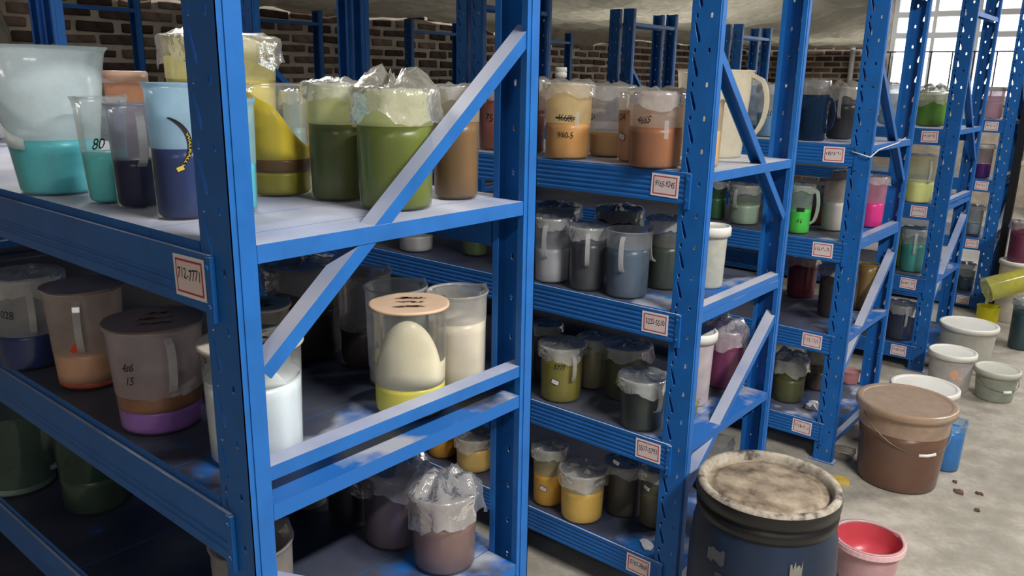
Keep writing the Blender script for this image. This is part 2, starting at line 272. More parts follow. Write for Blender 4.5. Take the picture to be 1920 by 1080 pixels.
 (2, 2, -0.143, 1.762, 0.0619, 0.185, 'magenta beaker wrapped in crumpled film on the third shelf', {'tap': 0.93, 'head': (190, 140, 165, 0.5), 'liq': [((118, 22, 82), 0.776)], 'lid': 'bag'}),
 (2, 2, -0.106, 1.464, 0.0301, 0.04, 'short olive pot at the end of the third shelf of the second rack', {'name': 'plastic_pot', 'cat': 'pot', 'tap': 0.93, 'head': (180, 180, 150, 0.5), 'liq': [((130, 140, 70), 0.96)]}),
 (2, 2, -0.587, 1.424, 0.0425, 0.18, 'grey film topped beaker at the back of the third shelf', {'tap': 0.93, 'head': (90, 92, 88, 0.6), 'liq': [((50, 54, 50), 0.564)], 'lid': 'film'}),
 (2, 3, -0.485, 1.319, 0.0483, 0.19, 'yellow beaker under film at the left of the bottom shelf, second rack', {'tap': 0.93, 'head': (190, 182, 150, 0.5), 'liq': [((226, 172, 52), 0.561)], 'lid': 'film', 'sticker': (-20, 0.342)}),
 (2, 3, -0.3575, 1.3203, 0.0654, 0.156, 'yellow half filled beaker with a round sticker at the front of the bottom shelf', {'tap': 0.93, 'head': (205, 198, 180, 0.6), 'liq': [((230, 190, 88), 0.652)], 'lid': 'film', 'sticker': (-36, 0.875)}),
 (2, 3, -0.2788, 1.4247, 0.0535, 0.165, 'dark olive beaker with a tag on the bottom shelf of the second rack', {'tap': 0.93, 'head': (110, 106, 84, 0.6), 'liq': [((66, 62, 44), 0.96)], 'lid': 'film', 'sticker': (-26, 1.113)}),
 (2, 3, -0.1667, 1.431, 0.0487, 0.184, 'murky olive beaker beside the second rack front post on the bottom shelf', {'tap': 0.93, 'head': (130, 126, 100, 0.6), 'liq': [((110, 102, 74), 0.619)], 'lid': 'film', 'sticker': (-36, 0.712)}),
 (2, 3, -0.1301, 1.7374, 0.055, 0.171, 'empty clear beaker behind the barrel on the bottom shelf', {'tap': 0.93, 'head': (150, 155, 160, 0.3), 'liq': [((140, 140, 145), 0.277)]}),
 (2, 3, -0.2369, 1.7726, 0.0473, 0.17, 'clear film covered beaker beside the second rack post on the bottom shelf', {'tap': 0.93, 'head': (140, 145, 150, 0.35), 'liq': [((120, 122, 130), 0.147)], 'lid': 'film'}),
 (2, 3, -0.963, 1.331, 0.0494, 0.17, 'orange yellow beaker far left on the bottom shelf, seen through the near rack', {'tap': 0.95, 'head': (190, 150, 60, 0.6), 'liq': [((226, 164, 36), 0.595)]}),
 (2, 3, -0.814, 1.335, 0.0617, 0.118, 'pale yellow pot beside the orange yellow beaker, seen through the near rack', {'tap': 0.95, 'head': (180, 170, 140, 0.5), 'liq': [((226, 190, 106), 0.701)], 'lid': 'film'}),
 (3, 0, -0.446, 2.684, 0.0513, 0.201, 'pale blue beaker marked 321 on the top shelf of the third rack', {'tap': 0.95, 'head': (205, 208, 212, 0.45), 'liq': [((112, 152, 186), 0.475)], 'lid': 'film', 'text': [('321', -14, 0.475, 0.03)]}),
 (3, 0, -0.607, 2.828, 0.0527, 0.22, 'sky blue beaker seen through the loop handle of the white jug', {'tap': 0.95, 'head': (190, 205, 215, 0.5), 'liq': [((90, 160, 205), 0.16)], 'lid': 'film'}),
 (3, 0, -0.252, 2.624, 0.0499, 0.169, 'opaque dark teal pot with a side handle, top shelf of third rack', {'tap': 0.97, 'head': (30, 56, 86, 0.97), 'liq': [((20, 44, 72), 0.874)], 'chandle': 75}),
 (3, 0, -0.208, 2.818, 0.0531, 0.196, 'black liquid beaker under film beside the third rack post', {'tap': 0.95, 'head': (110, 108, 110, 0.6), 'liq': [((30, 30, 38), 0.688)], 'lid': 'bigfilm', 'handle': -10}),
 (3, 0, -0.358, 2.92, 0.0502, 0.221, 'grey beaker with crumpled film at the back of the third rack top shelf', {'tap': 0.95, 'head': (200, 196, 192, 0.6), 'liq': [((180, 175, 170), 0.396)], 'lid': 'film'}),
 (3, 1, -0.649, 2.68, 0.0445, 0.158, 'dark green jar seen between the second rack posts', {'name': 'plastic_jar', 'cat': 'jar', 'tap': 0.95, 'head': (70, 105, 70, 0.6), 'liq': [((36, 90, 46), 0.582)], 'lid': 'film'}),
 (3, 1, -0.505, 2.653, 0.0609, 0.16, 'pale green beaker with a handle between the second rack posts', {'tap': 0.93, 'head': (150, 160, 140, 0.5), 'liq': [((150, 172, 150), 0.509)], 'handle': -30, 'lid': 'film'}),
 (3, 1, -0.255, 2.601, 0.0434, 0.186, 'bright green beaker with a black label and side handle, second shelf of third rack', {'tap': 0.93, 'head': (160, 176, 160, 0.5), 'liq': [((72, 206, 74), 0.526)], 'chandle': 78, 'lid': 'film', 'sticker2': 1}),
 (3, 1, -0.269, 2.85, 0.0313, 0.153, 'orange brown beaker behind the bright green one', {'tap': 0.93, 'head': (140, 120, 100, 0.5), 'liq': [((140, 80, 50), 0.478)], 'lid': 'film'}),
 (3, 1, -0.176, 2.763, 0.0458, 0.201, 'white beaker with a brownish lid next to the third rack post', {'tap': 0.95, 'head': (190, 178, 170, 0.7), 'liq': [((205, 198, 190), 0.582)], 'lid': 'brown'}),
 (3, 1, -0.09, 2.96, 0.0481, 0.205, 'hot pink beaker under film behind the third rack post', {'tap': 0.93, 'head': (210, 150, 175, 0.6), 'liq': [((226, 40, 140), 0.495)], 'lid': 'film'}),
 (3, 1, -0.217, 3.0, 0.0485, 0.211, 'greyish film topped beaker at the back of the third rack second shelf', {'tap': 0.93, 'head': (160, 160, 140, 0.6), 'liq': [((110, 110, 80), 0.786)], 'lid': 'film'}),
 (3, 2, -0.367, 3.03, 0.0625, 0.181, 'dark red beaker on the third shelf of the third rack', {'tap': 0.95, 'head': (140, 80, 84, 0.6), 'liq': [((128, 40, 52), 0.812)], 'lid': 'film'}),
 (3, 2, -0.152, 2.807, 0.0587, 0.204, 'dark brown beaker beside the third rack post, third shelf', {'tap': 0.95, 'head': (80, 66, 62, 0.6), 'liq': [((52, 40, 40), 0.692)], 'lid': 'film'}),
 (3, 2, -0.1705, 3.0159, 0.0489, 0.188, 'peach beaker partly hidden by the third rack post', {'tap': 0.95, 'head': (190, 165, 130, 0.6), 'liq': [((226, 180, 136), 0.719)]}),
 (3, 2, -0.0785, 2.9921, 0.0376, 0.2, 'mustard brown pot behind the third rack post', {'name': 'plastic_pot', 'cat': 'pot', 'tap': 0.95, 'head': (150, 125, 60, 0.8), 'liq': [((130, 105, 50), 0.96)]}),
 (3, 3, -0.252, 2.682, 0.0641, 0.18, 'olive film wrapped beaker on the bottom shelf of the third rack', {'tap': 0.93, 'head': (120, 122, 80, 0.6), 'liq': [((84, 88, 40), 0.559)], 'lid': 'bag'}),
 (3, 3, -0.203, 2.9, 0.057, 0.18, 'brownish grey beaker at the back of the third rack bottom shelf', {'tap': 0.93, 'head': (130, 116, 100, 0.6), 'liq': [((90, 78, 66), 0.47)], 'lid': 'film'}),
 (4, 0, -0.2, 4.194, 0.0774, 0.173, 'grass green beaker under white film on the top shelf of the fourth rack', {'tap': 0.96, 'head': (180, 200, 140, 0.6), 'liq': [((96, 150, 36), 0.768)], 'lid': 'bigfilm'}),
 (4, 0, -0.406, 4.2, 0.0524, 0.208, 'pale bluish beaker between the third and fourth rack posts', {'tap': 0.95, 'head': (205, 215, 220, 0.6), 'liq': [((170, 190, 205), 0.382)], 'lid': 'film'}),
 (4, 1, -0.157, 3.975, 0.0686, 0.239, 'pale yellow half full beaker on the second shelf of the fourth rack', {'tap': 0.96, 'head': (205, 205, 170, 0.5), 'liq': [((226, 230, 150), 0.446)], 'lid': 'flat', 'handle': 30}),
 (4, 2, -0.158, 4.057, 0.0625, 0.225, 'teal liquid beaker with film on the third shelf of the fourth rack', {'tap': 0.95, 'head': (170, 190, 170, 0.5), 'liq': [((56, 150, 140), 0.655)], 'lid': 'film', 'handle': 4}),
 (4, 2, -0.252, 4.12, 0.0237, 0.212, 'lime yellow pot beside the teal beaker of the fourth rack', {'name': 'plastic_pot', 'cat': 'pot', 'tap': 0.95, 'head': (190, 200, 60, 0.7), 'liq': [((180, 196, 30), 0.555)]}),
 (4, 3, -0.16, 4.018, 0.0756, 0.188, 'navy blue beaker under film on the bottom shelf of the fourth rack', {'tap': 0.95, 'head': (120, 128, 136, 0.5), 'liq': [((16, 36, 74), 0.853)], 'lid': 'film', 'handle': 16}),
 (5, 0, -0.164, 5.62, 0.0603, 0.196, 'pale pink jar with red writing on the top shelf of the fifth rack', {'tap': 0.96, 'head': (240, 200, 215, 0.7), 'liq': [((236, 190, 205), 0.581)], 'lid': 'white'}),
 (5, 1, -0.156, 5.575, 0.049, 0.21, 'purple beaker on the second shelf of the fifth rack', {'tap': 0.95, 'head': (170, 150, 170, 0.5), 'liq': [((92, 26, 130), 0.443)], 'lid': 'white'}),
 (5, 2, -0.16, 5.62, 0.0474, 0.19, 'pale grey blue beaker on the third shelf of the fifth rack', {'tap': 0.95, 'head': (150, 165, 175, 0.5), 'liq': [((160, 178, 190), 0.397)], 'lid': 'film'}),
 (5, 3, -0.16, 5.62, 0.0582, 0.18, 'dark teal beaker on the bottom shelf of the fifth rack', {'tap': 0.95, 'head': (70, 90, 105, 0.5), 'liq': [((24, 60, 80), 0.478)], 'lid': 'film'}),
 (0, 0, 0.2275, 2.589, 0.1506, 0.312, 'large clear bucket half full of brown liquid with a wire handle on the floor', {'name': 'plastic_bucket', 'cat': 'bucket', 'tap': 0.86, 'head': (232, 206, 180, 0.6), 'liq': [((122, 82, 58), 0.71)], 'lid': 'tan', 'bail': 1, 'rim': 0.008}),
 (0, 0, 0.197, 3.02, 0.1195, 0.236, 'white lidded bucket behind the brown liquid bucket', {'name': 'plastic_bucket', 'cat': 'bucket', 'tap': 0.9, 'head': (232, 228, 220, 0.95), 'liq': [((232, 228, 220), 0.431)], 'lid': 'white'}),
 (0, 0, 0.348, 2.81, 0.0538, 0.197, 'small beaker of bright blue liquid on the concrete floor', {'tap': 0.88, 'head': (150, 185, 215, 0.55), 'liq': [((36, 130, 205), 0.846)]}),
 (0, 0, 0.1531, 3.7689, 0.0961, 0.187, 'white lidded pail splashed with peach paint on the floor', {'name': 'plastic_pail', 'cat': 'pail', 'tap': 0.9, 'head': (220, 214, 210, 0.9), 'liq': [((220, 214, 210), 0.571)], 'lid': 'white', 'splash': 1}),
 (0, 0, 0.3529, 3.7771, 0.0858, 0.144, 'small grey green pail with a lid and wire handle, rightmost on the floor', {'name': 'plastic_pail', 'cat': 'pail', 'tap': 0.86, 'head': (178, 184, 168, 0.93), 'liq': [((178, 184, 168), 0.668)], 'lid': 'grey', 'bail': 1}),
 (0, 0, 0.143, 4.151, 0.1271, 0.239, 'big white lidded bucket at the end of the floor row by the racks', {'name': 'plastic_bucket', 'cat': 'bucket', 'tap': 0.9, 'head': (214, 212, 200, 0.93), 'liq': [((214, 212, 200), 0.761)], 'lid': 'white'}),
 (0, 0, 0.335, 1.846, 0.0883, 0.134, 'open pink pail stained red inside beside the dark blue barrel', {'name': 'plastic_pail', 'cat': 'pail', 'tap': 0.86, 'head': (240, 204, 206, 0.97), 'liq': [((205, 50, 66), 0.518)], 'redin': 1, 'rim': 0.007}),
 (0, 0, 0.086, 5.087, 0.0608, 0.137, 'small bright yellow tub under the lying yellow beaker', {'name': 'plastic_tub', 'cat': 'tub', 'tap': 0.9, 'head': (228, 220, 40, 0.9), 'liq': [((228, 220, 40), 0.685)]}),
 (0, 0, 0.0185, 2.623, 0.0419, 0.034, 'shallow clear plastic dish between the third rack foot and brown bucket', {'name': 'plastic_dish', 'cat': 'dish', 'tap': 0.95, 'head': (150, 146, 140, 0.35), 'liq': [((140, 134, 126), 0.03)]}),
 (0, 0, 0.17, 5.35, 0.0964, 0.389, 'cream lidded bucket under the magenta beaker at the right edge', {'name': 'plastic_bucket', 'cat': 'bucket', 'tap': 0.92, 'head': (220, 214, 200, 0.95), 'liq': [((220, 214, 200), 0.43)], 'lid': 'white'}),
 (0, 0, 0.32, 4.75, 0.0652, 0.292, 'dark teal glass jar on the floor at the right edge', {'name': 'glass_jar', 'cat': 'jar', 'tap': 0.95, 'head': (70, 100, 105, 0.5), 'liq': [((30, 66, 72), 0.738)], 'lid': 'film'}),
 (-1, 0.392, 0.177, 5.35, 0.08, 0.251, 'magenta beaker with film standing on the cream bucket at the right edge', {'tap': 0.95, 'head': (150, 90, 110, 0.6), 'liq': [((118, 28, 74), 0.729)], 'lid': 'film'}),
 (3, 3, -0.113, 3.057, 0.0351, 0.056, 'low pink dish at the aisle end of the third rack bottom shelf', {'name': 'plastic_dish', 'cat': 'dish', 'tap': 0.9, 'head': (214, 150, 150, 0.9), 'liq': [((214, 150, 150), 0.781)]}),
]
# ------------------------------------------------------------------ the room
def structure(name, me, parent=None):
    o = link(name, me, parent); o['kind'] = 'structure'; return o
def floor_mat():
    mt, nt, out = newmat('concrete_floor'); b = nt.nodes.new('ShaderNodeBsdfPrincipled')
    n1 = noise(nt, 1.3, 6, 'World', 0.62); n2 = noise(nt, 9, 5, 'World', 0.65); n3 = noise(nt, 60, 2, 'World')
    a = nt.nodes.new('ShaderNodeMath'); a.operation = 'MULTIPLY_ADD'; nt.links.new(n2.outputs['Fac'], a.inputs[0]); a.inputs[1].default_value = 0.55; nt.links.new(n1.outputs['Fac'], a.inputs[2])
    a2 = nt.nodes.new('ShaderNodeMath'); a2.operation = 'MULTIPLY_ADD'; nt.links.new(n3.outputs['Fac'], a2.inputs[0]); a2.inputs[1].default_value = 0.16; nt.links.new(a.outputs[0], a2.inputs[2])
    r = ramp(nt, a2.outputs[0], [(0.55, lin((126, 120, 110))), (0.80, lin((152, 146, 134))), (1.02, lin((184, 177, 165)))])
    nt.links.new(r.outputs[0], b.inputs['Base Color']); b.inputs['Roughness'].default_value = 0.55
    rp = ramp(nt, n2.outputs['Fac'], [(0.35, (0.4,)*3), (0.7, (0.75,)*3)]); nt.links.new(rp.outputs[0], b.inputs['Roughness'])
    bp = nt.nodes.new('ShaderNodeBump'); bp.inputs['Strength'].default_value = 0.15; bp.inputs['Distance'].default_value = 0.004; nt.links.new(a2.outputs[0], bp.inputs['Height']); nt.links.new(bp.outputs[0], b.inputs['Normal'])
    nt.links.new(b.outputs[0], out.inputs[0]); return mt
XL, XR, YN, YB, ZC = -4.27, 4.6, -4.6, 11.2, 3.9
structure('floor', MB().box(XL-.3, XR+.3, YN-.3, YB+.3, -.1, 0).mesh('floor', floor_mat()))
PLASTER = paint('plaster', (120, 116, 110), 0.9, 0.08, 2)
MORTAR = paint('mortar', (206, 194, 178), 0.95, 0.25, 7, 0.1, bump=0.5)
structure('ceiling', MB().box(XL-.3, XR+.3, YN-.3, YB+.3, ZC, ZC+.1).mesh('ceiling', PLASTER))
structure('wall_right', MB().box(XR, XR+.2, YN, YB, 0, ZC).mesh('wall_right', PLASTER))
structure('wall_front', MB().box(XL, XR, YN-.2, YN, 0, ZC).mesh('wall_front', PLASTER))
wl = structure('wall_left', MB().box(XL-.2, XL, YN, YB, 0, ZC).mesh('wall_left', MORTAR))
WX0, WX1, WZ0, WZ1 = -2.42, 3.6, 1.28, 3.1
wb = MB(); wb.box(XL, WX0, YB, YB+.2, 0, ZC); wb.box(WX1, XR, YB, YB+.2, 0, ZC); wb.box(WX0, WX1, YB, YB+.2, 0, WZ0); wb.box(WX0, WX1, YB, YB+.2, WZ1, ZC)
wbk = structure('wall_back', wb.mesh('wall_back', MORTAR))
# bricks ----------------------------------------------------------
rnd = random.Random(4)
BR = [paint('brick_%d' % i, c, 0.95, 0.35, 14, 0.1, bump=0.6) for i, c in enumerate([(112, 95, 84), (96, 82, 75), (126, 108, 96), (84, 71, 64), (140, 122, 108)])]
def brick_mesh(k, L, H):
    bm = bmesh.new(); bmesh.ops.create_cube(bm, size=1)
    r2 = random.Random(k)
    for v in bm.verts: v.co = Vector((v.co.x*.024, v.co.y*L+r2.uniform(-.006, .006), v.co.z*H+r2.uniform(-.005, .005)))
    bmesh.ops.bevel(bm, geom=bm.edges[:], offset=.006, segments=1, affect='EDGES')
    me = bpy.data.meshes.new('brick'); bm.to_mesh(me); bm.free(); me.materials.append(BR[k % 5]); return me
BM = [brick_mesh(k, .225, .052) for k in range(10)]
CZ, CL = .076, .25
rest = [MB() for _ in range(5)]
for j in range(int(2.7/CZ)):
    z = .04+j*CZ
    for i in range(int(YB/CL)+4):
        y = -1+i*CL+(CL/2 if j % 2 else 0)+rnd.uniform(-.008, .008)
        if y > YB-.15: continue
        k = rnd.randrange(10)
        if 1.30 < z < 2.06 and .7 < y < 7.6:
            o = link('brick', BM[k], wl, (XL+.002, y, z+rnd.uniform(-.004, .004)), (rnd.uniform(-.03, .03), 0, 0)); o.scale = (1, rnd.uniform(.82, 1.04), rnd.uniform(.8, 1.12))
        else: rest[k % 5].box(XL-.01, XL+.014, y-.112, y+.112, z-.026, z+.026)
for k, q in enumerate(rest): tag(link('brick', q.mesh('bricks', BR[k]), wl), kind='stuff')
rest = [MB() for _ in range(5)]
bmx = []
for k in range(10):
    me = BM[k].copy(); me.transform(Matrix.Rotation(math.pi/2, 4, 'Z')); bmx.append(me)
for j in range(int(2.7/CZ)):
    z = .04+j*CZ
    for i in range(8):
        x = XL+.13+i*CL+(CL/2 if j % 2 else 0)
        if x > WX0-.12: continue
        k = rnd.randrange(10)
        if 1.25 < z < 2.1: link('brick', bmx[k], wbk, (x, YB+.0, z))
        else: rest[k % 5].box(x-.112, x+.112, YB-.014, YB+.01, z-.026, z+.026)
for k, q in enumerate(rest): tag(link('brick', q.mesh('bricks', BR[k]), wbk), kind='stuff')
# window ----------------------------------------------------------
WHITE = paint('white_window_frame', (225, 226, 228), 0.4, 0.03)
GLASS = plastic((235, 242, 250), 0.05, 0.6, 0.03)
win = bpy.data.objects.new('window_1', None); COL.objects.link(win); win.location = (WX0, YB+.08, WZ0); win['kind'] = 'structure'
ww, wh = WX1-WX0, WZ1-WZ0
fb = MB()
fb.box(0, ww, -.05, .05, 0, .06); fb.box(0, ww, -.05, .05, wh-.06, wh); fb.box(0, .06, -.05, .05, .06, wh-.06); fb.box(ww-.06, ww, -.05, .05, .06, wh-.06)
link('window_frame', fb.mesh('window_frame', WHITE), win)
rows = [0.06, .80, 1.06, 1.34, wh-.06]; nc = 12; cw = ww/nc
for z in rows[1:-1]: link('mullion', MB().box(.06, ww-.06, -.03, .03, z-.035, z+.035).mesh('mullion', WHITE), win)
for i in range(1, nc): link('mullion', MB().box(i*cw-.022, i*cw+.022, -.025, .025, .06, wh-.06).mesh('mullion', WHITE), win)
for i in range(nc):
    for a, b in zip(rows, rows[1:]):
        link('pane', MB().box(i*cw+.02, (i+1)*cw-.02, -.004, .004, a+.02, b-.02).mesh('pane', GLASS), win)
# dark railing in front of the lower panes
DARK = paint('dark_iron', (46, 42, 42), 0.6, 0.1)
rl = bpy.data.objects.new('window_railing', None); COL.objects.link(rl); rl.location = (WX0, YB-.08, 0)
tag(rl, 'dark iron window railing with thin upright bars at the far end', 'railing')
link('rail', MB().tube([(0, 0, 1.87), (ww, 0, 1.87)], .010, 6).mesh('rail', DARK), rl)
link('rail', MB().tube([(0, 0, 1.22), (ww, 0, 1.22)], .012, 6).mesh('rail', DARK), rl)
for i in range(25): link('bar', MB().tube([(.05+i*.247, 0, 1.22), (.05+i*.247, 0, 1.87)], .009, 6).mesh('bar', DARK), rl)
# white pipe on the far brick wall
pb = MB(); pb.tube([(-2.86, YB-.06, 0), (-2.86, YB-.06, 2.6)], .035, 12)
for z in (.4, 1.4, 2.3): pb.tube([(-2.86, YB-.06, z), (-2.86, YB-.06, z+.04)], .042, 12)
tag(link('drain_pipe', pb.mesh('drain_pipe', WHITE, True)), 'white vertical pipe on the far brick wall beside the window', 'pipe')

# ceiling lamps ----------------------------------------------------
def emit(key, rgb, s):
    mt, nt, out = newmat(key); e = nt.nodes.new('ShaderNodeEmission'); e.inputs[0].default_value = (*rgb, 1); e.inputs[1].default_value = s; nt.links.new(e.outputs[0], out.inputs[0]); return mt
TUBE = emit('lamp_tube', (1, .97, .92), 14)
for k, (p, pw) in enumerate(LAMPS):
    r = bpy.data.objects.new('ceiling_lamp', None); COL.objects.link(r); r.location = p
    tag(r, 'white tube lamp hanging over the '+['aisle beside the nearest rack', 'aisle beside the fourth rack', 'aisle behind the viewer', 'aisle beyond the fifth rack', 'plastic sheet near the second rack', 'plastic sheet near the fifth rack', 'plastic sheet beyond the fifth rack'][k], 'lamp', 'hanging tube lamps')
    hb = MB(); hb.box(-.08, .08, -.62, .62, .03, .07); hb.box(-.07, .07, -.62, -.6, -.03, .03); hb.box(-.07, .07, .6, .62, -.03, .03)
    link('housing', hb.mesh('housing', WHITE), r)
    link('tube', MB().tube([(0, -.6, 0), (0, .6, 0)], .014, 8).mesh('tube', TUBE, True), r)
    for y in (-.5, .5): link('hanger', MB().tube([(0, y, .07), (0, y, ZC-p[2])], .004, 6).mesh('hanger', DARK), r)
    ld = bpy.data.lights.new('lamp_light', 'AREA'); ld.shape = 'RECTANGLE'; ld.size = .12; ld.size_y = 1.2; ld.energy = pw; ld.color = (1, .975, .94)
    lo = bpy.data.objects.new('lamp_light', ld); COL.objects.link(lo); lo.parent = r; lo.location = (0, 0, -.03)

# ------------------------------------------------------------------ shelving
W, FL, U = .0714, .0345, 1.945
PY = {1: 0, 2: 1.26241, 3: 2.53138, 4: 3.9135, 5: 5.46726}
DP = {1: .60, 2: .5614, 3: .5614, 4: .5614, 5: .5614}
LV = {1: (1.250, .888, .532, .175), 2: (1.245, .887, .527, .17), 3: (1.245, .887, .525, .162), 4: (1.25, .877, .5, .135), 5: (1.25, .87, .485, .10)}
def upright_mesh(H):
    c = bpy.data.curves.new('web', 'CURVE'); c.dimensions = '2D'; c.fill_mode = 'BOTH'; c.extrude = .001
    def poly(pts):
        s = c.splines.new('POLY'); s.points.add(len(pts)-1); s.use_cyclic_u = True
        for q, (x, y) in zip(s.points, pts): q.co = (x, y, 0, 1)
    poly([(-W, .004), (0, .004), (0, H), (-W, H)])
    z = .015+.0365
    while z < H-.09:
        for fx in (.2, .72):
            x = -W+W*fx; poly([(x-.003, z-.004), (x, z-.0065), (x+.003, z-.004), (x+.003, z+.004), (x, z+.0065), (x-.003, z+.004)])
        x = -W+W*.12; zz = z+.062
        poly([(x, zz), (x+.006, zz), (x+.011, zz-.014), (x+.018, zz-.034), (x+.018, zz-.044), (x+.012, zz-.044), (x+.004, zz-.016)])
        z += .0777
    me = curve_mesh(c); me.transform(Matrix.Translation((0, .001, 0)) @ Matrix.Rotation(math.pi/2, 4, 'X'))
    b = MB(); b.add([v.co for v in me.vertices], [tuple(q.vertices) for q in me.polygons])
    t = .002
    for s in (0, 1):
        x0, x1 = (-t, 0) if s == 0 else (-W, -W+t)
        b.box(x0, x1, 0, FL, .004, H)
        l0, l1 = (-.013, -t) if s == 0 else (-W+t, -W+.013)
        b.box(l0, l1, FL-t, FL, .004, H)
        o0, o1 = (0, .0018) if s == 0 else (-W-.0018, -W)
        b.box(o0, o1, .010, FL-.010, .004, H)
    b.box(-W-.012, .012, -.006, FL+.012, 0, .004)
    return b.mesh('upright', BLUE)
UPT, UPS = upright_mesh(2.06), upright_mesh(1.88)
def beam_mesh(ribs):
    """front beam with pressed ribs, length along X, outer face to -Y; its ends lap over the uprights"""
    L0, L1, h = -U+.044, -.044, .076
    prof = [(-.0006, 0), (-.006, 0)]
    z = -.010 if ribs > 2 else -.040
    for k in range(ribs):
        prof += [(-.006, z), (-.004, z-.003), (-.004, z-.006), (-.006, z-.009)]; z -= .0125
    prof += [(-.006, -h), (-.0006, -h)]
    n = len(prof); v = [(x, y, zz) for x in (L0, L1) for y, zz in prof]
    f = [(i, i+n, (i+1) % n+n, (i+1) % n) for i in range(n)]+[tuple(range(n)), tuple(reversed(range(n, 2*n)))]
    b = MB(); b.add(v, f); b.box(-U+W+.004, -W-.004, -.0006, .034, -h, -.028)
    for x0, x1 in ((L0-.004, L0+.008), (L1-.008, L1+.004)): b.box(x0, x1, -.0075, -.0008, -h-.012, -.002)
    for x in (L0+.003, L1-.003):
        for zz in (-.016, -.068): b.tube([(x, -.0095, zz), (x, -.007, zz)], .004, 6)
    return b.mesh('beam', BLUE)
BEAMS = {R: beam_mesh(2 if R == 1 else 5) for R in (1, 2)}
def panel_mesh(x0, x1, y0, y1, mat=None):
    b = MB(); b.box(x0, x1, y0, y1, -.016, 0); b.box(x0, x0+.002, y0, y1, -.024, -.016); b.box(x1-.002, x1, y0, y1, -.024, -.016)
    return b.mesh('deck_panel', mat or DECK)
PAN = {}
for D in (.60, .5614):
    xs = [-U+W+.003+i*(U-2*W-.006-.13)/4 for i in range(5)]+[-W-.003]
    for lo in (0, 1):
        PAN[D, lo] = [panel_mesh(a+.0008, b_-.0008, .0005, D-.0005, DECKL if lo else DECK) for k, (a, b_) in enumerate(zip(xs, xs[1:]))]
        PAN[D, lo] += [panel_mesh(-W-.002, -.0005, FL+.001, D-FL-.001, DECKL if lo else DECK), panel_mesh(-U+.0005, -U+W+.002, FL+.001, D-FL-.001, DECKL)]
def brace(p0, p1, wdt=.032, t=.021):
    a, b_ = Vector((0, *p0)), Vector((0, *p1)); d = (b_-a).normalized(); n = Vector((1, 0, 0)).cross(d)
    if n.z < 0: n = -n
    b = MB(); e = .003
    prof = [(-wdt/2, -t), (-wdt/2, 0), (wdt/2, 0), (wdt/2, -t), (wdt/2-e, -t), (wdt/2-e, -e), (-wdt/2+e, -e), (-wdt/2+e, -t)]
    v = [q+Vector((x, 0, 0))+n*z for q in (a, b_) for x, z in prof]; k = len(prof)
    f = [(i, (i+1) % k, (i+1) % k+k, i+k) for i in range(k)]+[tuple(reversed(range(k))), tuple(range(k, 2*k))]
    b.add(v, f)
    m_ = b.mesh('brace', BLUE); return m_
def braces(D, flip):
    y0, y1 = .012, D-.012
    g = (lambda y: D-y) if flip else (lambda y: y)
    L = []
    L.append(brace((y0, 1.80), (y1, 1.80)))
    L.append(brace((g(y0+.008), 1.545), (g(y1-.02), 1.085)))
    L.append(brace((y0, .945 if flip else .905), (y1, .945 if flip else .905)))
    L.append(brace((g(y1-.01), .785), (g(y0+.02), .40)))
    L.append(brace((y0, .10), (y1, .10)))
    return L
BRC = {1: braces(.60, True), 2: braces(.5614, False)}
PINK = paint('pink_paper', (226, 206, 204), 0.7, 0.05); RED = paint('red_print', (196, 60, 70), 0.6, 0.05); PAPER = paint('white_paper', (228, 226, 228), 0.7, 0.03)
def sticker_mesh(s, seed, w_=.077, h_=.056):
    b = MB(); y = -.0004
    def rect(x, z, d, m): b.add([(-x, d, -z), (x, d, -z), (x, d, z), (-x, d, z)], [(0, 1, 2, 3)], m)
    b.box(-w_/2, w_/2, -.0004, 0, -h_/2, h_/2, 0)
    rect(w_/2-.005, h_/2-.005, -.0006, 1); rect(w_/2-.008, h_/2-.008, -.0008, 2)
    v, f = text_geo(s, 0.1) if s else scribble(8, random.Random(seed))
    mx = max(abs(q[0]) for q in v); k = (w_/2-.010)/mx; kz = min(.017, k*1.7)
    b.add([(x*k, -.0010, z*kz+.003) for x, z in v], f, 3)
    return b.mesh('label_sticker', [PAPER, RED, PINK, INK])
STK = {(1, 0): ('712-7771', -.094), (2, 0): ('9165-9245', -.109), (2, 1): ('5225-5510', -.112), (2, 2): ('5517-5793', -.108), (2, 3): ('5797-3868', -.115)}
ORD = {1: 'nearest', 2: 'second', 3: 'third', 4: 'fourth', 5: 'fifth'}
for R in range(1, 6):
    for u in (0, 1):
        root = bpy.data.objects.new('steel_rack', None); COL.objects.link(root); root.location = (-(U+.028)*u, PY[R], 0)
        tag(root, '%s blue steel shelving rack from the camera, %s' % (ORD[R], 'end bay beside the aisle' if u == 0 else 'bay against the brick wall'), 'shelving rack', 'blue steel shelving racks')
        D = DP[R]
        for x, up in ((0, UPT if u == 0 else UPS), (-U+W, UPS)):
            link('upright', up, root, (x, 0, 0)); link('upright', up, root, (x-W, D, 0), (0, 0, math.pi))
            for bm_ in BRC[1 if R == 1 else 2]: link('brace', bm_, root, (x-.018, 0, 0))
        for l, z in enumerate(LV[R]):
            fbm = link('front_beam', BEAMS[min(R, 2)], root, (0, 0, z-(.014 if R == 1 else .003)))
            link('rear_beam', BEAMS[min(R, 2)], root, (-U, D, z-(.014 if R == 1 else .003)), (0, 0, math.pi))
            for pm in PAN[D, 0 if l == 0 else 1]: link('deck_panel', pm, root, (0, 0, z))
            if u == 0 and not (R == 1 and l > 0):
                s, xx = STK.get((R, l), (None, -.125))
                st = link('label_sticker', sticker_mesh(s, R*10+l), fbm, (xx, -.0064, -.036)); st.rotation_euler = (0, random.Random(R+l).uniform(-.03, .03), 0)
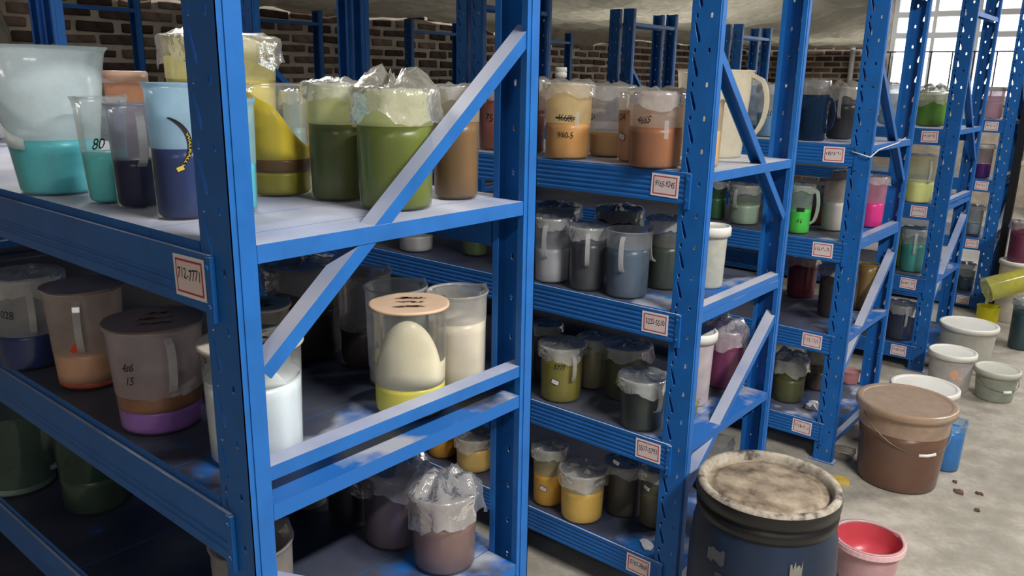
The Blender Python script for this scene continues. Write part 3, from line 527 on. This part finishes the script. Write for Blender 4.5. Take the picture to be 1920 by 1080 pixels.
# ------------------------------------------------------------------ containers
FILM = plastic((236, 236, 234), 0.40, 1.0, 0.16, 0.9)
FILM2 = plastic((232, 228, 216), 0.5, 1.0, 0.2, 0.9)
WET = plastic((236, 238, 240), 0.05, 0.8, 0.10)
WHITEP = paint('white_plastic', (226, 224, 216), 0.4, 0.05)
TAPE = plastic((232, 232, 230), 0.5, 0.8, 0.2)
LIDC = {'white': (222, 220, 212), 'tan': (206, 180, 154), 'grey': (190, 190, 178), 'paper': (190, 182, 168), 'brown': (140, 122, 112), 'peach': (214, 182, 152), 'clear': (230, 200, 180), 'flat': (180, 168, 162)}
def wrap(r, dr, v, f, ang, z, s):
    """plane geometry laid round a cylinder wall whose radius at height z is r(z)"""
    o = []
    for x, y in v:
        zz = z+y*s; R = r(zz)+dr; a = ang+x*s/R; o.append((R*math.cos(a), R*math.sin(a), zz))
    return o, f
def film_mesh(R, h, seed, drop, puff, rough=.006, mat=None):
    rn = random.Random(seed); ph = [rn.uniform(0, 6.28) for _ in range(8)]
    rings = [(0, h+puff*rn.uniform(.2, 1)), (.28, h+puff*.9), (.55, h+puff*.7), (.8, h+puff*.45), (.97, h+.004), (1.035, h+.001), (1.06, h-drop*.2), (1.05, h-drop*.45), (1.055, h-drop*.7), (1.07, h-drop)]
    def fn(j, a, r, z):
        q = math.sin(3*a+ph[0])*.5+math.sin(7*a+ph[1])*.35+math.sin(13*a+ph[2])*.3+rn.uniform(-.35, .35)
        if j >= 6:
            e = (j-5)/4
            return max(r+q*rough*e*.9, R*1.012), z+(math.sin(2*a+ph[3])*.3+math.sin(5*a+ph[4])*.35+rn.uniform(-.2, .2))*drop*.5*e
        if j >= 4: return r+abs(q)*rough*.25, z+rn.uniform(-.1, .2)*rough
        return r, z+(math.sin(2*a+ph[5]+j)*.5+math.sin(5*a+ph[6]-j)*.5+rn.uniform(-.5, .5))*rough*1.2
    b = MB(); b.lathe([(R*q, z) for q, z in rings], 44, 0, fn=fn)
    return b.mesh('film_cover', mat or FILM, True)
def loop_handle(rf, ang, h, out, zt, zb, wd, th, mat, parent, name='handle'):
    pts = []
    for k in range(13):
        t = k/12; z = h*(zt+(zb-zt)*t); e = math.sin(math.pi*t)**.38
        R = rf(z)-.001+out*e; pts.append((R*math.cos(ang), R*math.sin(ang), z))
    t_ = Vector((-math.sin(ang), math.cos(ang), 0)); v = []; f = []
    for i, p in enumerate(pts):
        p = Vector(p); d = (Vector(pts[min(i+1, 12)])-Vector(pts[max(i-1, 0)])).normalized(); n = d.cross(t_).normalized()
        for sx, sn in ((-1, -1), (1, -1), (1, 1), (-1, 1)): v.append(p+t_*sx*wd/2+n*sn*th/2)
    for i in range(12):
        for k in range(4): f.append((i*4+k, i*4+(k+1) % 4, i*4+4+(k+1) % 4, i*4+4+k))
    f += [(3, 2, 1, 0), (48, 49, 50, 51)]
    return link(name, mesh(name, v, f, mat), parent)
def container(idx, X, Y, z0, r, h, label, q):
    name = q.get('name', 'beaker'); cat = q.get('cat', 'beaker'); tap = q.get('tap', .9)
    root = bpy.data.objects.new(name, None); COL.objects.link(root)
    yaw = math.atan2(CAM.y-Y, CAM.x-X); root.location = (X, Y, z0); root.rotation_euler = (0, 0, yaw)
    tag(root, label, cat)
    rb, rt = r*2*tap/(1+tap), r*2/(1+tap)
    rf = lambda z: rb+(rt-rb)*min(1, max(0, z/h))
    hd = q['head']; HM = plastic(hd[:3], hd[3]); rim = q.get('rim', .0035)
    lv = q['liq'][-1][1]*h if hd[3] < .85 or q.get('redin') else 0
    rnd = random.Random(idx)
    def sp(j, a, R, z):  # pouring lip
        if z > h*.93 and not q.get('lid') in ('white', 'tan', 'grey') and not q.get('bottle'):
            d = abs((a-2.2+math.pi) % (2*math.pi)-math.pi); k = max(0, 1-d/.42); return R+k*k*.010*(z-h*.93)/(h*.07), z+k*k*.003
        return R, z
    b = MB()
    if q.get('bottle'):
        prof = [(0, .001), (r*.9, .001), (r, .006), (r, h*.72), (r*.85, h*.80), (r*.42, h*.86), (r*.42, h*.9)]
        b.lathe(prof, 28); link('body', b.mesh('body', HM, True), root)
        c = MB(); c.lathe([(0, h), (r*.5, h), (r*.54, h-.004), (r*.54, h*.945), (r*.48, h*.94), (r*.48, h*.935), (r*.54, h*.93), (r*.54, h*.87), (r*.42, h*.87)], 28)
        link('cap', c.mesh('cap', WHITEP, True), root); return root
    zs = sorted(set([.012*h/.2]+[h*k/8 for k in range(1, 8)]+([lv] if lv > .01 else [])))
    prof = [(0, .0012), (rb*.6, .0008), (rb-.006, 0), (rb-.0015, .002), (rb, .006)]+[(rf(z), z) for z in zs if .007 < z < h-.012]+[(rt, h-.010), (rt+rim*.35, h-.006), (rt+rim, h-.0015), (rt+rim, h), (rt-.0015, h), (rt-.0018, h-.004)]
    zl = [p[1] for p in prof]
    red = q.get('redin')
    b.lathe(prof, 40, fn=sp, mfn=lambda j: 0 if (zl[j] >= lv-1e-6 and j > 3) else 1)
    link('body', b.mesh('body', [HM, WET if hd[3] < .85 else HM], True), root)
    if red:
        c = MB(); c.lathe([(0, h*.30), (rf(h*.3)-.003, h*.30), (rf(h*.6)-.003, h*.6), (rt-.003, h-.006)], 36); link('residue', c.mesh('residue', liquid((200, 78, 88)), True), root)
        c = MB(); c.lathe([(rt+.003, h-.02), (rt+rim+.003, h-.02), (rt+rim+.003, h-.004), (rt+.003, h-.004)], 36); link('rim_band', c.mesh('rim_band', paint('pink_plastic', (232, 186, 188), .4)), root)
    # contents, one part for each layer
    if hd[3] < .85 and not red:
        zb = .003
        for c, fr in q['liq']:
            zt = fr*h; n = 6; rr_ = lambda z: rf(z)-.0012
            pr = [(0, zb)]+[(rr_(zb)-(.004 if zb < .004 else 0), zb)]+([(rr_(.008), .008)] if zb < .004 and zt > .010 else [])+[(rr_(zb+(zt-zb)*k/n), zb+(zt-zb)*k/n) for k in range(2, n+1)]+[(0, zt)]
            m_ = MB(); m_.lathe(pr, 40); link('liquid', m_.mesh('liquid', liquid(c), True), root); zb = zt+.0002
    if q.get('res'):
        c, kind = q['res']; b = MB(); v = []; f = []; N = 48
        for i in range(N+1):
            a = (-1.5+3.0*i/N)
            if kind == 'arch': top = h*(.50+.44*max(0, 1-((a+.05)/1.05)**2)); 
            else: top = h*(.90-.42/(1+math.exp(-5.0*(a-.15)))+.03*math.sin(4*a))
            zbot = lv+.0005; top = max(top, zbot+.002)
            for k in range(5):
                z = zbot+(top-zbot)*k/4; R = rf(z)-.0011; v.append((R*math.cos(a), R*math.sin(a), z))
        for i in range(N):
            for k in range(4): f.append((i*5+k, i*5+5+k, i*5+6+k, i*5+1+k))
        me = mesh('residue', v, f, liquid(c), None, True); o = link('residue', me, root)
        md = o.modifiers.new('thick', 'SOLIDIFY'); md.thickness = .002; md.offset = -1
    for t, ang, fz, s in q.get('text', []):
        v, f = text_geo(t); vv, ff = wrap(rf, .0007, v, f, math.radians(ang), fz*h, s*.9)
        link('handwriting', mesh('handwriting', vv, ff, INK), root)
    if q.get('strike'):
        t, ang, fz, s = q['text'][0]; v = [(-1.3, -.06), (1.3, .06), (1.3, .16), (-1.3, .04), (-1.3, .12), (1.3, -.12), (1.3, -.02), (-1.3, .22)]
        n = 8; vv = []; ff = []
        for (a, b_) in (((-1.4, 0), (1.4, .1)), ((-1.3, .15), (1.3, -.12))):
            k0 = len(vv)
            for i in range(n+1):
                x = a[0]+(b_[0]-a[0])*i/n; y = a[1]+(b_[1]-a[1])*i/n; vv += [(x, y-.05), (x, y+.05)]
            for i in range(n): ff.append((k0+2*i, k0+2*i+2, k0+2*i+3, k0+2*i+1))
        vv, ff = wrap(rf, .0009, vv, ff, math.radians(ang), fz*h, s*.9); link('handwriting', mesh('handwriting', vv, ff, INK), root)
    def patch(ang, z, w_, h_, mat, nm, tilt=0, dr=.0008):
        n = 6; vv = []; ff = []
        for i in range(n+1):
            for y in (-.5, .5):
                x = -.5+i/n; vv.append((x*w_*math.cos(tilt)-y*h_*math.sin(tilt), x*w_*math.sin(tilt)+y*h_*math.cos(tilt)))
        for i in range(n): ff.append((2*i, 2*i+2, 2*i+3, 2*i+1))
        vv, ff = wrap(rf, dr, vv, ff, math.radians(ang), z, 1); return link(nm, mesh(nm, vv, ff, mat), root)
    if 'sticker' in q:
        a, fz = q['sticker']; patch(a, fz*h, .024, .015, INK, 'sticker_edge', -.3, .0006); patch(a, fz*h, .021, .012, PAPER, 'sticker', -.3, .0010)
        v, f = scribble(4, rnd); vv, ff = wrap(rf, .0014, [(x*.007, y*.006) for x, y in v], f, math.radians(a), fz*h, 1); link('handwriting', mesh('handwriting', vv, ff, INK), root)
    if q.get('sticker2'):
        patch(4, h*.52, .03, .016, INK, 'sticker'); v, f = scribble(3, rnd); vv, ff = wrap(rf, .0008, [(x*.012, y*.022) for x, y in v], f, .05, h*.30, 1); link('handwriting', mesh('handwriting', vv, ff, INK), root)
    if q.get('tape'): patch(34, h*.44, .05, .010, TAPE, 'tape', .32); patch(34, h*.42, .016, .02, TAPE, 'tape', .2, .001)
    if q.get('tape2'): patch(22, h*.52, .012, .045, TAPE, 'tape')
    if q.get('red'): patch(-22, h*.46, .010, .018, liquid((206, 62, 30)), 'paint_mark', -.6)
    if q.get('splash'):
        for k in range(7): patch(rnd.uniform(-20, 40), h*rnd.uniform(.15, .6), rnd.uniform(.02, .06), rnd.uniform(.008, .03), liquid((222, 170, 136)), 'paint_splash', rnd.uniform(-.8, .8))
    if q.get('logo'):
        # black crescent band with small yellow lettering along it
        vv = []; ff = []; n = 16; R = .040
        cx, cz = -.030, 0
        for i in range(n+1):
            a = math.radians(72-125*i/n); wd = .0075*math.sin(math.pi*min(1, (i+.6)/(n+1.2)))**.6
            for s_ in (-1, 1): vv.append((cx+(R+s_*wd/2)*math.cos(a), cz+(R+s_*wd/2)*math.sin(a)))
        for i in range(n): ff.append((2*i, 2*i+2, 2*i+3, 2*i+1))
        v2, f2 = wrap(rf, .0007, vv, ff, math.radians(6), h*.56, 1); link('logo_band', mesh('logo_band', v2, f2, INK), root)
        YL = paint('yellow_print', (214, 190, 70), .5, .03)
        v, f = text_geo('WALRALLY', 0.0); mx = max(abs(x) for x, _ in v); vv = []
        for x, y in v:
            a = math.radians(-12-38*x/mx); RR = R-.0002+y*.0040; vv.append((cx+RR*math.cos(a), cz+RR*math.sin(a)))
        v2, f2 = wrap(rf, .0012, vv, f, math.radians(6), h*.56, 1); link('logo_lettering', mesh('logo_lettering', v2, f2, YL), root)
        patch(-2, h*.39, .010, .006, YL, 'logo_mark', .4)
    if q.get('band'):
        vv = []; ff = []
        for i in range(15):
            t = i/14; a = math.radians(-78+42*t); z = h*(.72-.36*t-.10*math.sin(math.pi*t)); R = rf(z)+.003+.012*math.sin(math.pi*t)
            for s_ in (-1, 1): vv.append((R*math.cos(a), R*math.sin(a), z+s_*.016*(1-.4*t)))
        for i in range(14): ff.append((2*i, 2*i+2, 2*i+3, 2*i+1))
        o = link('handle_strap', mesh('handle_strap', vv, ff, TAPE, None, True), root); md = o.modifiers.new('t', 'SOLIDIFY'); md.thickness = .002
    if 'handle' in q: loop_handle(rf, math.radians(q['handle']), h, .020, .93, .42, .012, .004, plastic((222, 222, 220), .5), root)
    if 'chandle' in q:
        m_ = HM if hd[3] > .85 else plastic(tuple(min(255, c+40) for c in hd[:3]), .7)
        loop_handle(rf, math.radians(q['chandle']), h, r*.55, .95, .22, .018, .010, m_, root)
    if q.get('bail'):
        pts = []
        for k in range(17):
            a = math.pi*k/16; c_, s_ = math.cos(a), math.sin(a)
            pts.append((rt*.98*s_*.72+.006 if False else (rt+.006)*s_*.98*.9, (rt+.008)*c_, h-.03-s_*h*.38))
        ob = link('wire_handle', MB().tube(pts, .0018, 6).mesh('wire_handle', paint('steel_wire', (120, 112, 104), .4, .1, metal=.7), True), root); ob.rotation_euler = (0, 0, math.radians(38))
        g = MB().tube([pts[7], pts[8], pts[9]], .007, 8); og = link('grip', g.mesh('grip', WHITEP, True), ob)
    lid = q.get('lid'); Rr = rt+rim
    if lid in ('film', 'bigfilm', 'bag'):
        dr, pf, rg = {'film': (.030, .006, .006), 'bigfilm': (.042, .022, .011), 'bag': (.045, .026, .013)}[lid]
        sc_ = min(1.6, max(.7, r/.055))
        link('film_cover', film_mesh(Rr+.0015, h+.001, idx*7+3, dr*sc_, pf*sc_, rg*sc_, FILM2 if lid == 'bigfilm' else FILM), root)
    elif lid in ('white', 'tan', 'grey', 'clear'):
        c = LIDC[lid]; m_ = plastic(c, .8, .35, .3) if lid in ('tan', 'clear') else paint('lid_'+lid, c, .45, .08, 5)
        R = Rr+.003; c_ = MB()
        c_.lathe([(0, h+.004), (R*.86, h+.004), (R*.87, h+.0045), (R*.89, h+.008), (R*.97, h+.009), (R, h+.007), (R+.002, h+.003), (R+.002, h-.018), (R-.001, h-.018), (R-.001, h+.001), (0, h+.001)], 44)
        link('lid', c_.mesh('lid', m_, True), root)
    elif lid:
        m_ = plastic(LIDC['flat'], .55, .8, .2, .5) if lid == 'flat' else plastic((166, 146, 134), .7, .6, .3) if lid == 'brown' else paint('lid_'+lid, LIDC[lid], .7, .15, 8)
        def wob(j, a, R, z): return R, z+.0006*math.sin(3*a+idx)
        c_ = MB(); c_.lathe([(0, h+.003), (Rr*.5, h+.003), (Rr*.95, h+.003), (Rr+.0008, h+.0028), (Rr+.0012, h-.0015), (Rr+.0006, h-.0015), (Rr+.0002, h+.0012), (0, h+.0012)], 40, fn=wob)
        lo = link('lid', c_.mesh('lid', m_, True), root)
        if lid in ('peach', 'brown', 'paper'):
            for k in range(3):
                v, f = scribble(7, rnd, .035); s_ = r*.16; link('handwriting', mesh('handwriting', [(y*s_*1.3+(k-1)*r*.42, -x*s_+rnd.uniform(-.2, .2)*r, h+.0042) for x, y in v], f, paint('faded_ink', (140, 116, 98), .7)), lo)
    return root
for i, (R, l, X, Y, r, h, label, q) in enumerate(ITEMS):
    z0 = l if R == -1 else 0 if R == 0 else LV[R][l]
    container(i, X, Y, z0+(.0 if R <= 0 else .0004), r, h, label, q)

# ------------------------------------------------------------------ barrel
bx, by, br, bh = .218, 1.285, .168, .50
root = bpy.data.objects.new('plastic_barrel', None); COL.objects.link(root); root.location = (bx, by, 0)
tag(root, 'big dark blue plastic barrel with dusty black lid standing in the aisle', 'barrel')
NAVY = paint('navy_barrel_plastic', (26, 40, 62), .45, .35, 9, .4)
b = MB(); b.lathe([(0, .0), (br*.92, 0), (br*1.0, .012), (br*1.05, .06), (br*1.07, .2), (br*1.07, .30), (br*1.04, .38), (br*.985, .425), (br*.96, .445), (br*.96, .47)], 56)
link('body', b.mesh('body', NAVY, True), root)
BLK = paint('black_plastic', (19, 18, 18), .4, .2, 12, .5)
b = MB(); b.lathe([(br*.96, bh-.078), (br*1.01, bh-.074), (br*1.02, bh-.05), (br*.985, bh-.046), (br*.985, bh-.040), (br*1.025, bh-.036), (br*1.035, bh-.012), (br*1.03, bh-.004)], 56)
link('clamp_ring', b.mesh('clamp_ring', BLK, True), root)
def dirt(key, c0, c1, c2, sc_):
    mt, nt, out = newmat(key); p = nt.nodes.new('ShaderNodeBsdfPrincipled'); n = noise(nt, sc_, 6, 'Object', .65); n2 = noise(nt, sc_*4, 4)
    a = nt.nodes.new('ShaderNodeMath'); a.operation = 'MULTIPLY_ADD'; nt.links.new(n2.outputs['Fac'], a.inputs[0]); a.inputs[1].default_value = .3; nt.links.new(n.outputs['Fac'], a.inputs[2])
    r_ = ramp(nt, a.outputs[0], [(.48, lin(c0)), (.62, lin(c1)), (.8, lin(c2))]); nt.links.new(r_.outputs[0], p.inputs['Base Color']); p.inputs['Roughness'].default_value = .7
    nt.links.new(p.outputs[0], out.inputs[0]); return mt
LIDM = dirt('dusty_lid', (70, 60, 50), (128, 113, 95), (168, 153, 132), 6)
RIMM = dirt('dusty_rim', (70, 64, 58), (150, 140, 124), (180, 170, 154), 14)
b = MB(); b.lathe([(br*1.03, bh-.004), (br*1.015, bh+.004), (br*.95, bh+.006), (br*.91, bh+.001), (br*.89, bh-.016)], 56)
ld_ = link('lid', b.mesh('lid', RIMM, True), root)
b = MB(); b.lathe([(br*.89, bh-.016), (br*.86, bh-.018), (br*.78, bh-.017), (br*.76, bh-.011), (br*.72, bh-.010), (br*.4, bh-.010), (0, bh-.012)], 56)
link('lid_plate', b.mesh('lid_plate', LIDM, True), ld_)
# torn paper label and scuffs on the barrel wall
def on_wall(nm, ang, z, w_, h_, mat, seed):
    rn = random.Random(seed); v = []; f = []; n = 8
    R = br*1.076
    for i in range(n+1):
        a = ang+(i/n-.5)*w_/R; dz0, dz1 = rn.uniform(-.15, .15)*h_, rn.uniform(-.15, .15)*h_
        for k, z_ in enumerate((z-h_/2+dz0, z+h_/2+dz1)): v.append((R*math.cos(a), R*math.sin(a), z_))
    for i in range(n): f.append((2*i, 2*i+2, 2*i+3, 2*i+1))
    link(nm, mesh(nm, v, f, mat), root)
va = math.atan2(CAM.y-by, CAM.x-bx)
on_wall('paper_label', va+.46, .335, .03, .10, plastic((200, 196, 180), .6), 3)
on_wall('scuff', va-.6, .36, .05, .035, plastic((190, 190, 185), .25), 4); on_wall('scuff', va-.42, .30, .06, .03, plastic((190, 190, 185), .18), 5); on_wall('scuff', va+.05, .31, .07, .05, plastic((10, 12, 16), .5), 6)

# ------------------------------------------------------------------ lying yellow beaker
root = bpy.data.objects.new('yellow_beaker', None); COL.objects.link(root)
tag(root, 'translucent yellow beaker lying on its side with its mouth to the left', 'beaker')
YP = plastic((214, 212, 110), .6)
R_, H_ = .074, .27
b = MB(); b.lathe([(0, .001), (R_*.9, .001), (R_*.92, .006), (R_, H_-.01), (R_+.005, H_-.002), (R_+.005, H_), (R_-.002, H_)], 40)
link('body', b.mesh('body', YP, True), root)
b = MB(); b.lathe([(R_*.88, .05), (R_*.9, .08), (R_*.95, H_*.6)], 40); link('residue', b.mesh('residue', plastic((226, 214, 40), .6), True), root)
ax = Vector((-.78, -.50, -.34)).normalized(); mouth = Vector((.075, 4.96, .262))
root.rotation_mode = 'QUATERNION'; root.rotation_quaternion = Vector((0, 0, 1)).rotation_difference(ax); root.location = mouth-ax*H_
# ------------------------------------------------------------------ black shelving with cream boards beyond the fifth rack
root = bpy.data.objects.new('black_shelf', None); COL.objects.link(root); root.location = (.075, 5.50, 0)
tag(root, 'black post shelf with cream boards beyond the fifth blue rack', 'shelf')
BPOST = paint('black_post', (26, 26, 30), .4, .1); CREAM = paint('cream_board', (206, 196, 176), .6, .06)
for x, y in ((-.055, 0), (-.055, .9), (.75, .9), (.75, 0)):
    b = MB(); b.box(x, x+.045, y, y+.045, 0, 2.0); link('post', b.mesh('post', BPOST), root)
for z in (.62, 1.0, 1.36): link('board', MB().box(-.01, .75, .03, .92, z-.025, z).mesh('board', CREAM), root)
link('back_panel', MB().box(-.01, .75, .945, .955, .62, 1.9).mesh('back_panel', CREAM), root)
# ------------------------------------------------------------------ plastic sheet over the racks
SHEET = plastic((190, 186, 172), .82, .5, .3, .5)
rn = random.Random(9); v = []; f = []; NX, NY = 60, 130
def edge_x(y): return min(-.05, .70-.272*(y+.518)) if y > 3.0 else -.05
for i in range(NX+1):
    for j in range(NY+1):
        y = .95+(YB-.15-.95)*j/NY; t = i/NX; x = XL+.03+(edge_x(y)-XL-.03)*t
        low = 1.90+.02*math.sin(1.7*y)-.13*math.exp(-((y-6.4)/.9)**2)
        wall = max(0, 1-(x-XL)/.22)
        base = 1.93 if x < -2.1 else 1.93+.16*min(1, (x+2.1)/.5)
        z = base*(1-wall)+low*wall
        z += .014*math.sin(9*y+3*x)+.010*math.sin(17*y-5*x)+.008*math.sin(23*x+4*y)+rn.uniform(-.003, .003)
        if x > XL+.25: z = max(z, 1.892 if x < -2.1 else 1.90)
        if x > -.35: z = max(z, 2.075)
        v.append((x, y, z))
for i in range(NX):
    for j in range(NY):
        a = i*(NY+1)+j; f.append((a, a+NY+1, a+NY+2, a+1))
o = link('plastic_sheet', mesh('plastic_sheet', v, f, SHEET, None, True)); md = o.modifiers.new('thick', 'SOLIDIFY'); md.thickness = .001
tag(o, 'grey translucent plastic sheet spread over the rack tops like a canopy', 'sheet')
# crumpled film hanging by the wall at the far end of the second rack
v = []; f = []
for i in range(13):
    for j in range(13):
        a_ = i/12; c_ = j/12
        v.append((-4.20+.16*a_+.012*math.sin(9*c_+5*a_), 1.16+.03*math.sin(7*a_+4*c_)+.015*math.sin(15*a_), 1.45+.42*c_))
for i in range(12):
    for j in range(12): k = i*13+j; f.append((k, k+13, k+14, k+1))
o = link('hanging_film', mesh('hanging_film', v, f, SHEET, None, True)); md = o.modifiers.new('thick', 'SOLIDIFY'); md.thickness = .001
tag(o, 'crumpled grey film hanging beside the wall end of the second rack', 'film')
# string round the third rack post
b = MB(); b.tube([(-.060, 2.518, 1.222), (.006, 2.516, 1.206), (.008, 2.60, 1.228), (.004, 2.85, 1.24), (-.02, 3.05, 1.25)], .0025, 6)
tag(link('string', b.mesh('string', WHITEP, True)), 'white string tied across the third rack post below its top shelf', 'string')
# sponge on the floor by the third rack
b = MB(); b.box(-.035, .035, -.02, .02, 0, .018); o = link('sponge', b.mesh('sponge', paint('yellow_sponge', (206, 176, 84), .9, .2, 40)), None, (.075, 2.40, 0), (0, 0, .4)); tag(o, 'small yellow sponge scrap on the floor by the brown bucket', 'sponge')

# ------------------------------------------------------------------ scraps
def scrap(name, label, cat, loc, size, mat, seed, group=None, hgt=.004):
    rn = random.Random(seed); n = 11; v = [(0, 0, hgt*2)]
    for i in range(n):
        a = 2*math.pi*i/n; q = size*rn.uniform(.6, 1.1); v.append((q*math.cos(a), q*.7*math.sin(a), hgt*rn.uniform(.3, 2.2)))
    for i in range(n): x, y, _ = v[1+i]; v.append((x*1.02, y*1.02, 0))
    f = [(0, 1+i, 1+(i+1) % n) for i in range(n)]+[(1+i, 1+n+i, 1+n+(i+1) % n, 1+(i+1) % n) for i in range(n)]+[tuple(reversed(range(n+1, 2*n+1)))]
    tag(link(name, mesh(name, v, f, mat), None, loc, (0, 0, rn.uniform(0, 3))), label, cat, group)
FLK = paint('dried_paint', (96, 76, 60), .8, .3, 30)
for k, (x, y, q) in enumerate([(.44, 2.62, .022), (.50, 2.66, .016), (.52, 2.52, .014), (.41, 2.70, .012)]):
    scrap('paint_flake', ['largest of the brown dried paint flakes on the floor right of the bucket', 'brown paint flake at the right of the scatter on the floor', 'brown paint flake nearest the viewer on the floor', 'smallest brown paint flake, nearest the blue floor beaker'][k], 'flake', (x, y, 0), q, FLK, k, 'paint flakes on the floor')
scrap('paper_scrap', 'crumpled white paper scrap on the bottom shelf of the third rack', 'paper', (-.13, 2.66, LV[3][3]+.0005), .05, PAPER, 11, None, .012)
scrap('paper_scrap', 'flat white paper scrap lying at the end of the second rack bottom shelf', 'paper', (-.12, 1.31, LV[2][3]+.0005), .035, PAPER, 12, None, .002)
